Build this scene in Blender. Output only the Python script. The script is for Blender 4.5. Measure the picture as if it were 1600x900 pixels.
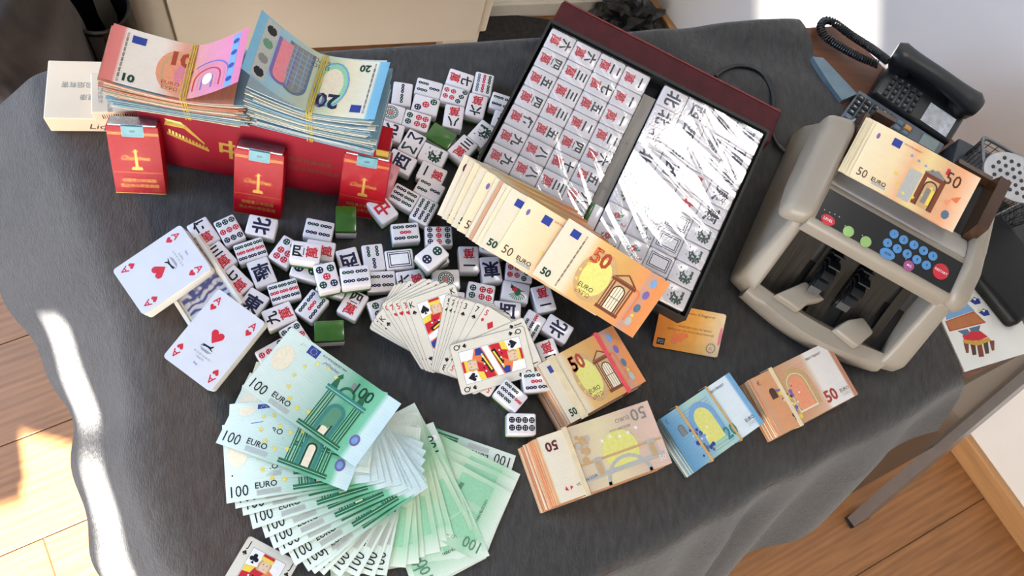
import bpy, bmesh, math, random
from math import sin, cos, pi, radians, sqrt, atan2, hypot
from mathutils import Matrix, Vector
from mathutils.geometry import tessellate_polygon
random.seed(11)
SC = bpy.context.scene
COL = SC.collection
for o in list(bpy.data.objects):
    bpy.data.objects.remove(o)

# ------------------------------------------------------------------ camera
TZ = 0.74                       # height of the desk top above the floor
CAMH = 0.97                     # camera above the desk top
FPX = 1350.0
TX, TY = radians(19.5), radians(-11.0)
ROT = Matrix.Rotation(TY, 3, 'Y') @ Matrix.Rotation(TX, 3, 'X')
cam = bpy.data.objects.new('camera', bpy.data.cameras.new('camera'))
COL.objects.link(cam)
cam.data.sensor_width = 36.0
cam.data.lens = FPX / 1600.0 * 36.0
cam.data.clip_start = 0.02
cam.matrix_world = Matrix.Translation((0, 0, TZ + CAMH)) @ ROT.to_4x4()
SC.camera = cam

# ------------------------------------------------------------------ light
SC.view_settings.view_transform = 'Standard'
SC.view_settings.look = 'None'
SC.view_settings.gamma = 1.0
SC.view_settings.exposure = 0.48
world = bpy.data.worlds.new('world'); SC.world = world
world.use_nodes = True
bg = world.node_tree.nodes['Background']
bg.inputs[0].default_value = (0.92, 0.95, 1.0, 1); bg.inputs[1].default_value = 0.27


def lamp(name, typ, loc, target, energy, color, size=1, size_y=None):
    d = bpy.data.lights.new(name, typ)
    d.energy = energy; d.color = color
    if typ == 'AREA':
        d.shape = 'RECTANGLE'; d.size = size; d.size_y = size_y or size
    o = bpy.data.objects.new(name, d); COL.objects.link(o)
    o.location = loc
    o.rotation_euler = (Vector(target) - Vector(loc)).to_track_quat('-Z', 'Y').to_euler()
    return o


SUN_AZ, SUN_EL = radians(107), radians(35)
SUNV = Vector((cos(SUN_AZ) * cos(SUN_EL), sin(SUN_AZ) * cos(SUN_EL), -sin(SUN_EL)))
# the lamp hangs where the film over the boxed tiles mirrors it to the viewer
_n = (Matrix.Rotation(-.4249, 3, 'Z') @ Matrix.Rotation(.2, 3, 'X')) @ Vector((0, 0, 1))
_d = (ROT @ Vector((1088 - 800.0, 450.0 - 255, -FPX))).normalized()
_h = Vector((0, 0, TZ + CAMH)) + _d * ((.085 - CAMH) / _d.z)
_r = _d - 2 * _d.dot(_n) * _n
LAMP_TO = _h; LAMP_AT = _h + _r * 1.25
sun = lamp('sun', 'SUN', (0, 0, 4), Vector((0, 0, 4)) + SUNV, 55.0, (1.0, 0.95, 0.88))
sun.data.angle = radians(0.6)
# sky light of the tall window on the room's left, and the lamp over the wall side
lamp('window_sky_light', 'AREA', (-1.30, 0.80, TZ + 0.62), (0.1, 0.40, TZ), 27.0, (0.38, 0.62, 1.0), 1.2, 1.1)
lamp('front_window_light', 'AREA', (-0.15, -1.24, TZ + 0.10), (0.70, 1.0, TZ - .1), 44.0, (1.0, 0.95, 0.88), 1.9, 0.9)
lamp('lamp_light', 'AREA', LAMP_AT, LAMP_TO, 2.6, (1.0, 0.96, 0.90), 0.20, 0.36)



# ------------------------------------------------------------------ helpers
def at(u, v, z=0.0):
    """point of the photograph's pixel (u, v) at height z above the desk top -> world x, y"""
    d = ROT @ Vector((u - 800.0, 450.0 - v, -FPX))
    t = (z - CAMH) / d.z
    return Vector((d.x * t, d.y * t))


def at3(u, v, z=0.0):
    p = at(u, v, z)
    return Vector((p.x, p.y, TZ + z))


def yaw_of(u, v, du, dv, z=0.0):
    a = at(u, v, z); b = at(u + du, v + dv, z)
    return atan2(b.y - a.y, b.x - a.x)


def lin(c):
    return tuple((x / 255 / 12.92) if x / 255 <= .04045 else ((x / 255 + .055) / 1.055) ** 2.4 for x in c[:3]) + (1.0,)


MATS = {}


def mat(name, col, rough=.5, var=.06, scale=60, metal=0.0, spec=.5, bump=0.0, bscale=None, coat=0.0,
        transm=0.0, sheen=0.0, emit=0.0, stretch=(1, 1, 1), detail=4, aniso_dark=None):
    if name in MATS:
        return MATS[name]
    m = bpy.data.materials.new(name); m.use_nodes = True
    nt = m.node_tree; n = nt.nodes; l = nt.links
    b = n['Principled BSDF']
    c = lin(col)
    b.inputs['Roughness'].default_value = rough
    b.inputs['Metallic'].default_value = metal
    b.inputs['Specular IOR Level'].default_value = spec
    b.inputs['Coat Weight'].default_value = coat
    b.inputs['Coat Roughness'].default_value = .08
    b.inputs['Transmission Weight'].default_value = transm
    b.inputs['Sheen Weight'].default_value = sheen
    tc = n.new('ShaderNodeTexCoord'); mp = n.new('ShaderNodeMapping')
    mp.inputs['Scale'].default_value = stretch
    l.new(tc.outputs['Object'], mp.inputs['Vector'])
    nz = n.new('ShaderNodeTexNoise'); nz.inputs['Scale'].default_value = scale; nz.inputs['Detail'].default_value = detail
    l.new(mp.outputs[0], nz.inputs['Vector'])
    rp = n.new('ShaderNodeValToRGB')
    d = aniso_dark or tuple(max(0, x * (1 - 2.2 * var)) for x in c[:3]) + (1,)
    rp.color_ramp.elements[0].color = d
    rp.color_ramp.elements[1].color = tuple(min(1, x * (1 + 1.6 * var)) for x in c[:3]) + (1,)
    rp.color_ramp.elements[0].position = .3; rp.color_ramp.elements[1].position = .7
    l.new(nz.outputs[0], rp.inputs[0]); l.new(rp.outputs[0], b.inputs['Base Color'])
    if emit:
        l.new(rp.outputs[0], b.inputs['Emission Color']); b.inputs['Emission Strength'].default_value = emit
    if bump:
        n2 = n.new('ShaderNodeTexNoise'); n2.inputs['Scale'].default_value = bscale or scale * 4
        n2.inputs['Detail'].default_value = 6
        l.new(mp.outputs[0], n2.inputs['Vector'])
        bp = n.new('ShaderNodeBump'); bp.inputs['Strength'].default_value = bump; bp.inputs['Distance'].default_value = .002
        l.new(n2.outputs[0], bp.inputs['Height']); l.new(bp.outputs[0], b.inputs['Normal'])
    MATS[name] = m
    return m


def uvmat(name, stops, rough=.55, wave=0.06, wscale=90, vcol=None, vpos=None, noise=.05):
    """paper: colour runs along the note (UV x) with fine engraved lines"""
    if name in MATS:
        return MATS[name]
    m = bpy.data.materials.new(name); m.use_nodes = True
    nt = m.node_tree; n = nt.nodes; l = nt.links; b = n['Principled BSDF']
    b.inputs['Roughness'].default_value = rough
    b.inputs['Specular IOR Level'].default_value = .25
    uv = n.new('ShaderNodeUVMap'); sp = n.new('ShaderNodeSeparateXYZ'); l.new(uv.outputs[0], sp.inputs[0])
    rp = n.new('ShaderNodeValToRGB'); el = rp.color_ramp.elements
    while len(el) < len(stops):
        el.new(.5)
    for e, (p, c) in zip(el, stops):
        e.position = p; e.color = lin(c)
    l.new(sp.outputs[0], rp.inputs[0])
    wv = n.new('ShaderNodeTexWave'); wv.wave_type = 'RINGS'
    wv.inputs['Scale'].default_value = wscale / 10; wv.inputs['Distortion'].default_value = 6; wv.inputs['Detail'].default_value = 3
    l.new(uv.outputs[0], wv.inputs['Vector'])
    nz = n.new('ShaderNodeTexNoise'); nz.inputs['Scale'].default_value = 9; l.new(uv.outputs[0], nz.inputs['Vector'])
    mx = n.new('ShaderNodeMix'); mx.data_type = 'RGBA'; mx.blend_type = 'MULTIPLY'
    mr = n.new('ShaderNodeMapRange'); mr.inputs[3].default_value = 1 - wave; mr.inputs[4].default_value = 1.0
    l.new(wv.outputs[1], mr.inputs[0])
    mr2 = n.new('ShaderNodeMapRange'); mr2.inputs[3].default_value = 1 - noise; mr2.inputs[4].default_value = 1.0 + noise
    l.new(nz.outputs[0], mr2.inputs[0])
    mm = n.new('ShaderNodeMath'); mm.operation = 'MULTIPLY'
    l.new(mr.outputs[0], mm.inputs[0]); l.new(mr2.outputs[0], mm.inputs[1])
    l.new(rp.outputs[0], mx.inputs[6]); l.new(mm.outputs[0], mx.inputs[7]); mx.inputs[0].default_value = 1
    l.new(mx.outputs[2], b.inputs['Base Color'])
    MATS[name] = m
    return m


INKS = dict(black=(22, 22, 28), navy=(25, 28, 60), red=(196, 38, 52), green=(40, 100, 70), dgreen=(20, 62, 48), white=(238, 234, 232), gold=(190, 150, 70),
            blue=(44, 62, 140), brown=(120, 62, 40), orange=(228, 120, 70), yellow=(232, 205, 80), grey=(130, 128, 124), lgrey=(178, 176, 170),
            teal=(60, 128, 118), mint=(150, 205, 165), lblue=(120, 160, 200), pink=(222, 130, 140), cream=(235, 220, 190), purple=(120, 100, 160),
            tan=(200, 160, 110), salmon=(232, 150, 110), lgreen=(120, 178, 128), skin=(222, 190, 160), silver=(185, 185, 190), mgreen=(92, 142, 110),
            lyellow=(222, 214, 120), dbrown=(78, 52, 40), rust=(170, 66, 44), steel=(88, 110, 130), maroon=(96, 24, 40))


def ink(k):
    return mat('ink_' + k, INKS[k], rough=.5, var=.03, scale=300, spec=.3,
               metal=.6 if k in ('gold', 'silver') else 0)


# ------------------------------------------------------------------ mesh builder
class MB:
    def __init__(s):
        s.v = []; s.f = []; s.m = []; s.mats = []; s.key = {}

    def mi(s, m):
        if isinstance(m, str):
            m = ink(m)
        if m.name not in s.key:
            s.key[m.name] = len(s.mats); s.mats.append(m)
        return s.key[m.name]

    def add(s, vs, fs, m, M=None):
        o = len(s.v); i = s.mi(m)
        for p in vs:
            p = Vector(p)
            s.v.append(M @ p if M else p)
        for f in fs:
            s.f.append(tuple(o + k for k in f)); s.m.append(i)
        return s

    def box(s, x0, x1, y0, y1, z0, z1, m, M=None):
        vs = [(x0, y0, z0), (x1, y0, z0), (x1, y1, z0), (x0, y1, z0), (x0, y0, z1), (x1, y0, z1), (x1, y1, z1), (x0, y1, z1)]
        return s.add(vs, [(3, 2, 1, 0), (4, 5, 6, 7), (0, 1, 5, 4), (1, 2, 6, 5), (2, 3, 7, 6), (3, 0, 4, 7)], m, M)

    def rbox(s, x0, x1, y0, y1, z0, z1, r, m, M=None, seg=2):
        bm = bmesh.new(); bmesh.ops.create_cube(bm, size=1)
        for v in bm.verts:
            v.co = Vector(((x0 + x1) / 2 + v.co.x * (x1 - x0), (y0 + y1) / 2 + v.co.y * (y1 - y0), (z0 + z1) / 2 + v.co.z * (z1 - z0)))
        bmesh.ops.bevel(bm, geom=list(bm.edges), offset=r, segments=seg, profile=.5, affect='EDGES')
        bm.verts.index_update()
        s.add([v.co.copy() for v in bm.verts], [[v.index for v in f.verts] for f in bm.faces], m, M); bm.free()
        return s

    def poly(s, pts, z, m, M=None):
        """flat polygon (2D points) as a face at height z"""
        pts = [(p[0], p[1], z) for p in pts]
        a = sum(pts[i][0] * pts[(i + 1) % len(pts)][1] - pts[(i + 1) % len(pts)][0] * pts[i][1] for i in range(len(pts)))
        if a < 0:
            pts.reverse()
        return s.add(pts, [tuple(range(len(pts)))], m, M)

    def prism(s, pts, z0, z1, m, M=None):
        a = sum(pts[i][0] * pts[(i + 1) % len(pts)][1] - pts[(i + 1) % len(pts)][0] * pts[i][1] for i in range(len(pts)))
        if a < 0:
            pts = list(reversed(pts))
        n = len(pts)
        vs = [(p[0], p[1], z0) for p in pts] + [(p[0], p[1], z1) for p in pts]
        fs = [tuple(reversed(range(n))), tuple(range(n, 2 * n))] + [(i, (i + 1) % n, n + (i + 1) % n, n + i) for i in range(n)]
        return s.add(vs, fs, m, M)

    def xprism(s, prof, x0, x1, m, M=None):
        """profile in (y, z) extruded along x"""
        n = len(prof)
        a = sum(prof[i][0] * prof[(i + 1) % n][1] - prof[(i + 1) % n][0] * prof[i][1] for i in range(n))
        if a < 0:
            prof = list(reversed(prof))
        vs = [(x0, p[0], p[1]) for p in prof] + [(x1, p[0], p[1]) for p in prof]
        fs = [tuple(reversed(range(n))), tuple(range(n, 2 * n))] + [(i, (i + 1) % n, n + (i + 1) % n, n + i) for i in range(n)]
        return s.add(vs, fs, m, M)

    def tube(s, path, r, n, m, closed=False, M=None, flat=1.0):
        P = [Vector(p) for p in path]; k = len(P); vs = []; fs = []
        up = Vector((0, 0, 1))
        for i, p in enumerate(P):
            a = P[(i - 1) % k] if (closed or i) else p
            b = P[(i + 1) % k] if (closed or i < k - 1) else p
            t = (b - a); t = t.normalized() if t.length > 1e-9 else Vector((1, 0, 0))
            sx = t.cross(up)
            sx = sx.normalized() if sx.length > 1e-3 else Vector((1, 0, 0))
            sy = sx.cross(t)
            rr = r[i] if isinstance(r, (list, tuple)) else r
            for j in range(n):
                an = 2 * pi * j / n
                vs.append(p + sx * rr * cos(an) + sy * rr * flat * sin(an))
        for i in range(k if closed else k - 1):
            for j in range(n):
                a = i * n + j; b = i * n + (j + 1) % n; c = ((i + 1) % k) * n + (j + 1) % n; d = ((i + 1) % k) * n + j
                fs.append((a, d, c, b))
        if not closed:
            fs.append(tuple(range(n))); fs.append(tuple(reversed(range((k - 1) * n, k * n))))
        return s.add(vs, fs, m, M)

    def disc(s, x, y, r, z, m, n=12, ry=None, a0=0, M=None):
        ry = ry or r
        return s.poly([(x + r * cos(a0 + 2 * pi * i / n), y + ry * sin(a0 + 2 * pi * i / n)) for i in range(n)], z, m, M)

    def cyl(s, x, y, r, z0, z1, m, n=16, ry=None, M=None, r1=None):
        ry = ry or r; k = (r1 / r) if r1 else 1
        vs = [(x + r * cos(2 * pi * i / n), y + ry * sin(2 * pi * i / n), z0) for i in range(n)] + \
             [(x + k * r * cos(2 * pi * i / n), y + k * ry * sin(2 * pi * i / n), z1) for i in range(n)]
        fs = [tuple(reversed(range(n))), tuple(range(n, 2 * n))] + [(i, (i + 1) % n, n + (i + 1) % n, n + i) for i in range(n)]
        return s.add(vs, fs, m, M)

    def text(s, t, size, x, y, z, m, ang=0, align='c', bold=0.0, sx=1.0, M=None, shear=0.0):
        vs, fs, w, h = glyphs(t, bold)
        ca, sa = cos(ang), sin(ang); ox = {'c': -w / 2, 'l': 0, 'r': -w}[align]
        out = []
        for a, b in vs:
            a = (a + ox) * size * sx; b = (b - .35) * size; a += shear * b
            out.append((x + a * ca - b * sa, y + a * sa + b * ca, z))
        return s.add(out, fs, m, M)

    def map(s, fn):
        s.v = [Vector(fn(p)) for p in s.v]
        return s

    def mesh(s, name, smooth=None, uv=None):
        me = bpy.data.meshes.new(name)
        me.from_pydata([tuple(p) for p in s.v], [], s.f)
        for m in s.mats:
            me.materials.append(m)
        me.polygons.foreach_set('material_index', s.m)
        if uv:
            ul = me.uv_layers.new(name='UVMap')
            for lp in me.loops:
                p = uv[lp.vertex_index]
                ul.data[lp.index].uv = p
        if smooth is not None:
            me.polygons.foreach_set('use_smooth', [True] * len(me.polygons))
            me.set_sharp_from_angle(angle=radians(smooth))
        me.update()
        return me

    def build(s, name, parent=None, loc=(0, 0, 0), rz=0.0, smooth=None, M=None):
        return link(name, s.mesh(name, smooth), parent, loc, rz, M)


def link(name, me, parent=None, loc=(0, 0, 0), rz=0.0, M=None):
    o = bpy.data.objects.new(name, me); COL.objects.link(o)
    if parent:
        o.parent = parent
    if M is not None:
        o.matrix_basis = M
    else:
        o.location = loc; o.rotation_euler = (0, 0, rz)
    return o


def tag(o, label, cat, group=None, kind=None):
    if label: o['label'] = label
    if cat: o['category'] = cat
    if group: o['group'] = group
    if kind: o['kind'] = kind
    return o


def empty(name, label, cat, loc=(0, 0, 0), rz=0.0, group=None, M=None):
    o = bpy.data.objects.new(name, None); COL.objects.link(o); o.empty_display_size = .02
    if M is not None:
        o.matrix_basis = M
    else:
        o.location = loc; o.rotation_euler = (0, 0, rz)
    return tag(o, label, cat, group)


def struct(name, o):
    o['kind'] = 'structure'
    return o


_G = {}


def glyphs(t, bold=0.0):
    k = (t, bold)
    if k in _G:
        return _G[k]
    cu = bpy.data.curves.new('txt', 'FONT'); cu.body = t; cu.size = 1.0; cu.resolution_u = 2
    cu.offset = bold
    cu.fill_mode = 'FRONT'
    ob = bpy.data.objects.new('txt', cu); COL.objects.link(ob)
    dg = bpy.context.evaluated_depsgraph_get(); dg.update()
    me = ob.evaluated_get(dg).to_mesh()
    vs = [(v.co.x, v.co.y) for v in me.vertices]; fs = []
    for p in me.polygons:
        ix = list(p.vertices)
        a = sum(vs[ix[i]][0] * vs[ix[(i + 1) % len(ix)]][1] - vs[ix[(i + 1) % len(ix)]][0] * vs[ix[i]][1] for i in range(len(ix)))
        fs.append(tuple(ix if a > 0 else reversed(ix)))
    ob.evaluated_get(dg).to_mesh_clear()
    bpy.data.objects.remove(ob); bpy.data.curves.remove(cu)
    xs = [v[0] for v in vs] or [0]
    mn = min(xs); vs = [(a - mn, b) for a, b in vs]
    _G[k] = (vs, fs, max(xs) - mn, 1.0)
    return _G[k]


def frame3(o, ex, ey=None):
    """matrix with origin o, x axis ex (2D dir, horizontal) or full 3D axes"""
    ex = Vector(ex).normalized()
    if ey is None:
        ez = Vector((0, 0, 1)); ey = ez.cross(ex)
    else:
        ey = Vector(ey); ez = ex.cross(ey).normalized(); ey = ez.cross(ex)
    return Matrix(((ex.x, ey.x, ez.x, o[0]), (ex.y, ey.y, ez.y, o[1]), (ex.z, ey.z, ez.z, o[2]), (0, 0, 0, 1)))


def rect_px(c, z):
    """best rectangle through four pixel corners TL,TR,BR,BL at height z: centre, yaw, w, h"""
    P = [at(u, v, z) for u, v in c]
    cen = sum(P, Vector((0, 0))) / 4
    ex = (P[1] - P[0]).normalized() + (P[2] - P[3]).normalized(); ex.normalize()
    up = (P[0] - P[3]).normalized() + (P[1] - P[2]).normalized(); up.normalize()
    ex2 = Vector((up.y, -up.x)); e = (ex + ex2).normalized()
    w = ((P[1] - P[0]).length + (P[2] - P[3]).length) / 2; h = ((P[3] - P[0]).length + (P[2] - P[1]).length) / 2
    return cen, atan2(e.y, e.x), w, h


# ------------------------------------------------------------------ base materials
CLOTH = mat('cloth_grey', (76, 74, 72), rough=.97, var=.14, scale=170, spec=.12, bump=.9, bscale=500, sheen=.3, detail=3, stretch=(1, .35, 1))
WOODF = mat('floor_oak', (160, 110, 66), rough=.45, var=.10, scale=7, stretch=(1.2, 14, 1), bump=.05, detail=8)
WOODD = mat('desk_walnut', (112, 70, 46), rough=.42, var=.09, scale=9, stretch=(1.5, 22, 4), detail=8)
WALL = mat('wall_paint', (243, 240, 235), rough=.9, var=.02, scale=3, bump=.05, bscale=300)
WHITEP = mat('cabinet_white', (228, 217, 196), rough=.45, var=.02, scale=4)
TILEW = mat('tile_white', (226, 218, 219), rough=.16, var=.015, scale=80, spec=.5, coat=.25)
TILEG = mat('tile_green', (52, 98, 26), rough=.18, var=.06, scale=60, coat=.3)
BLACKP = mat('black_plastic', (24, 25, 27), rough=.35, var=.1, scale=50)
BLACKM = mat('black_matte', (20, 20, 21), rough=.8, var=.1, scale=40)
BEIGE = mat('machine_shell', (150, 139, 124), rough=.38, var=.02, scale=15, spec=.4)
CARDW = mat('card_stock', (222, 214, 198), rough=.32, var=.015, scale=60)
CARDE = mat('card_edge', (226, 218, 204), rough=.6, var=.08, scale=20, stretch=(1, 1, 120))
BAND = mat('rubber_band', (206, 178, 60), rough=.5, var=.06, scale=200)

# ================================================================== the room
def add_random_offset(m, amount=37.0):
    """different grain on every copy that shares this material"""
    nt = m.node_tree; n = nt.nodes; l = nt.links
    oi = n.new('ShaderNodeObjectInfo'); mp = [x for x in n if x.type == 'MAPPING'][0]; tc = [x for x in n if x.type == 'TEX_COORD'][0]
    ad = n.new('ShaderNodeVectorMath'); ad.operation = 'ADD'
    ml = n.new('ShaderNodeMath'); ml.operation = 'MULTIPLY'; ml.inputs[1].default_value = amount
    l.new(oi.outputs['Random'], ml.inputs[0])
    l.new(tc.outputs['Object'], ad.inputs[0]); l.new(ml.outputs[0], ad.inputs[1]); l.new(ad.outputs[0], mp.inputs['Vector'])


add_random_offset(WOODF)
# knots and growth rings in the oak
_nt = WOODF.node_tree
_wv = _nt.nodes.new('ShaderNodeTexWave'); _wv.wave_type = 'BANDS'; _wv.bands_direction = 'Y'
_wv.inputs['Scale'].default_value = 1.6; _wv.inputs['Distortion'].default_value = 9; _wv.inputs['Detail'].default_value = 3
_wv.inputs['Detail Scale'].default_value = .6
_mp = [x for x in _nt.nodes if x.type == 'MAPPING'][0]
_nt.links.new(_mp.outputs[0], _wv.inputs['Vector'])
_mx = _nt.nodes.new('ShaderNodeMix'); _mx.data_type = 'RGBA'; _mx.blend_type = 'MULTIPLY'; _mx.inputs[0].default_value = .16
_rp = [x for x in _nt.nodes if x.type == 'VALTORGB'][0]
_nt.links.new(_rp.outputs[0], _mx.inputs[6]); _nt.links.new(_wv.outputs[0], _mx.inputs[7])
_nt.links.new(_mx.outputs[2], _nt.nodes['Principled BSDF'].inputs['Base Color'])

FD = radians(26)                                  # long direction of the desk and of the floor boards
fu = Vector((cos(FD), sin(FD))); fv = Vector((-sin(FD), cos(FD)))
DARKJ = mat('board_joint', (70, 48, 30), rough=.8, var=.1)
mb = MB(); mb.box(-3.2, 3.2, -3.0, 3.0, -.06, -.0022, DARKJ)
floor = struct('floor', mb.build('floor', rz=FD))
pm = MB(); pm.rbox(-.648, .648, -.0915, .0915, -.012, 0, .0012, WOODF, seg=1)
plank_me = pm.mesh('plank')
for r in range(-13, 15):
    off = random.uniform(-.6, .6)
    for k in range(-2, 3):
        x, y = k * 1.298 + off, r * .1845 + .03
        w = fu * x + fv * y
        if -1.6 < w.x < 2.4 and -1.4 < w.y < 2.3:
            p = link('plank', plank_me, floor); p.location = (x, y, 0)

WN = Vector((.845, .535)).normalized(); WC = 1.295; WT = Vector((-WN.y, WN.x))


def wallpt(along, z):
    p = WN * WC + WT * along
    return Vector((p.x, p.y, TZ + z))


M_wr = frame3((WN.x * WC, WN.y * WC, 0), (WT.x, WT.y, 0))       # x along the wall, y = away from room is -y
mb = MB(); mb.box(-2.6, 1.6, -.12, 0, 0, 2.30, WALL)
struct('wall_right', mb.build('wall_right', M=M_wr))
mb = MB(); mb.rbox(-2.6, 1.6, 0, .016, 0, .072, .003, mat('baseboard_oak', (188, 140, 92), rough=.4, var=.1, scale=5, stretch=(1, 12, 12)))
struct('baseboard_right', mb.build('baseboard_right', M=M_wr))
# back wall behind the cabinets
pb = at(830, 20, -TZ); eb = Vector((cos(radians(11)), sin(radians(11))))
M_wb = frame3((pb.x, pb.y, 0), (eb.x, eb.y, 0))
mb = MB(); mb.box(-2.6, .46, 0, .12, 0, 2.30, WALL)
struct('wall_back', mb.build('wall_back', M=M_wb))
mb = MB(); mb.rbox(-2.6, .25, -.012, 0, 0, .05, .002, mat('baseboard_pale', (206, 198, 184), rough=.5, var=.02))
struct('baseboard_back', mb.build('baseboard_back', M=M_wb))

# wall behind the viewer: unseen, openings and height shaped to cut the sun into patches
YF = -1.3


def sunback(p):
    t = (YF - p.y) / SUNV.y
    q = p + SUNV * t
    return (q.x, q.z)


holeA = [sunback(Vector((x, y, 0))) for x, y in [(-.587, .308), (-.18, .21), (-.06, -.06), (-.72, -.06), (-.72, .125), (-.552, .186)]]
holeB = [sunback(wallpt(a, z)) for a, z in [(.532 + .81 * (-.46 + .366), -.46), (.532 + .81 * (-.10 + .366), -.10), (.371 + .966 * (-.10 + .171), -.10), (.371 + .966 * (-.46 + .171), -.46)]]
holeC = [sunback(at3(u, v, z_)) for u, v, z_ in ((60, 500, -.13), (100, 500, -.08), (140, 600, -.08), (176, 711, -.08), (216, 850, -.08), (246, 980, -.08), (190, 980, -.16), (140, 720, -.16))]
outer = [(-3.2, 0), (2.40, 0), (2.40, 4.2), (-3.2, 4.2)]
loops = [[Vector((a, b, 0)) for a, b in L] for L in (outer, holeA, holeB, holeC)]
flat = [p for L in loops for p in L]
tris = tessellate_polygon(loops)
mb = MB(); mb.add([(p.x, YF, p.y) for p in flat], [tuple(t) for t in tris], WALL)
mb.add([(p.x, YF - .03, p.y) for p in flat], [tuple(reversed(t)) for t in tris], WALL)
struct('wall_front', mb.build('wall_front'))

# ================================================================== desk
FRN = Vector((.4842, -1)).normalized(); FRP = Vector((.795, .265))       # front edge line, outward normal
LFN = Vector((-.925, -.381)).normalized(); LFP = Vector((-.383, .585))   # left edge line
d_FL, d_FR, d_BR, d_BL = Vector((.0, -.125)), Vector((1.046, .387)), Vector((.695, .803)), Vector((-.325, .588))
desk = empty('desk', 'brown wooden desk with slanted grey metal legs under a grey cloth', 'desk', (0.4, .35, 0))
MD = Matrix.Translation((-.4, -.35, 0))
mb = MB(); poly = [d_FL, d_FR, d_BR, d_BL]
mb.prism([(p.x, p.y) for p in poly], TZ - .03, TZ - .004, WOODD, MD)
mb.build('desktop', desk)
ALU = mat('leg_metal', (150, 150, 150), rough=.35, var=.03, scale=30, metal=.75)


def bar(a, b, w, h, m, parent, name, M=None):
    a = Vector(a); b = Vector(b); t = (b - a).normalized()
    sx = Vector((fu.x, fu.y, 0)); sx = (sx - t * sx.dot(t)).normalized(); sy = t.cross(sx)
    q = MB(); vs = []
    for p in (a, b):
        for i, j in ((-1, -1), (1, -1), (1, 1), (-1, 1)):
            vs.append(p + sx * i * w / 2 + sy * j * h / 2)
    q.add(vs, [(3, 2, 1, 0), (4, 5, 6, 7), (0, 1, 5, 4), (1, 2, 6, 5), (2, 3, 7, 6), (3, 0, 4, 7)], m, M)
    return q.build(name, parent)


for (a, b) in (((1.040, .372), (1.070, .150)), ((.70, .775), (.60, .98)), ((-.05, -.13), (-.02, -.33)), ((-.36, .56), (-.45, .74))):
    l = bar((a[0], a[1], TZ - .03), (b[0], b[1], .012), .042, .022, ALU, desk, 'leg', MD)
    bar((b[0], b[1], .012), (b[0] + .001, b[1], 0.0), .044, .024, BLACKM, l, 'foot_cap', MD)
# smoked modesty panel between the front legs
GL = bpy.data.materials.new('smoked_panel'); GL.use_nodes = True
nt = GL.node_tree; nt.nodes.clear()
o_ = nt.nodes.new('ShaderNodeOutputMaterial'); tr = nt.nodes.new('ShaderNodeBsdfTransparent'); pr_ = nt.nodes.new('ShaderNodeBsdfPrincipled')
mixs = nt.nodes.new('ShaderNodeMixShader'); nzz = nt.nodes.new('ShaderNodeTexNoise'); mrr = nt.nodes.new('ShaderNodeMapRange')
nzz.inputs['Scale'].default_value = 4; mrr.inputs[3].default_value = .40; mrr.inputs[4].default_value = .48
nt.links.new(nzz.outputs[0], mrr.inputs[0]); nt.links.new(mrr.outputs[0], mixs.inputs[0])
tr.inputs[0].default_value = lin((190, 178, 160)); pr_.inputs['Base Color'].default_value = lin((112, 104, 92)); pr_.inputs['Roughness'].default_value = .25
nt.links.new(tr.outputs[0], mixs.inputs[1]); nt.links.new(pr_.outputs[0], mixs.inputs[2]); nt.links.new(mixs.outputs[0], o_.inputs[0])
a1 = Vector((1.030, .376, TZ - .035)); b1 = Vector((1.052, .262, TZ - .41)); dl = Vector((-fu.x, -fu.y, 0)) * .98
mb = MB(); th = Vector((FRN.x, FRN.y, 0)) * .006
vs = [a1, b1, b1 + dl, a1 + dl]
mb.add(vs + [p + th for p in vs], [(0, 1, 2, 3), (7, 6, 5, 4), (0, 4, 5, 1), (1, 5, 6, 2), (2, 6, 7, 3), (3, 7, 4, 0)], GL, MD)
mb.build('modesty_panel', desk)['label'] = 'translucent smoked grey panel'

# ================================================================== cloth
def hang(d, phi, r=.03):
    """distance past the edge -> (horizontal out, drop)"""
    if d <= 0:
        return d, 0.0
    L = r * phi
    if d < L:
        a = d / r
        return r * sin(a), r * (1 - cos(a))
    return r * sin(phi) + (d - L) * cos(phi), r * (1 - cos(phi)) + (d - L) * sin(phi)


RB = [at(*p) for p in [(1245, 38), (1262, 72), (1275, 110), (1312, 165), (1345, 250), (1400, 370), (1440, 450), (1485, 545), (1506, 592)]]
RBt = [0, .08, .17, .27, .40, .58, .72, .88, 1.0]


def rb(t):
    if t >= 1:
        return RB[-1] + (Vector((.81, .255)) - RB[-1]) * min(1, (t - 1) * 4) + FRN * (t - 1) * .12
    for i in range(len(RBt) - 1):
        if RBt[i] <= t <= RBt[i + 1]:
            k = (t - RBt[i]) / (RBt[i + 1] - RBt[i]); return RB[i].lerp(RB[i + 1], k)
    return RB[-1]


def n3(x, y, s=0):
    return sin(x * 1.7 + s) * cos(y * 2.3 - s * .7) + .5 * sin(x * 3.9 - y * 2.1 + s * 1.3) + .25 * sin(x * 7.7 + y * 6.1 + s)


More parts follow.
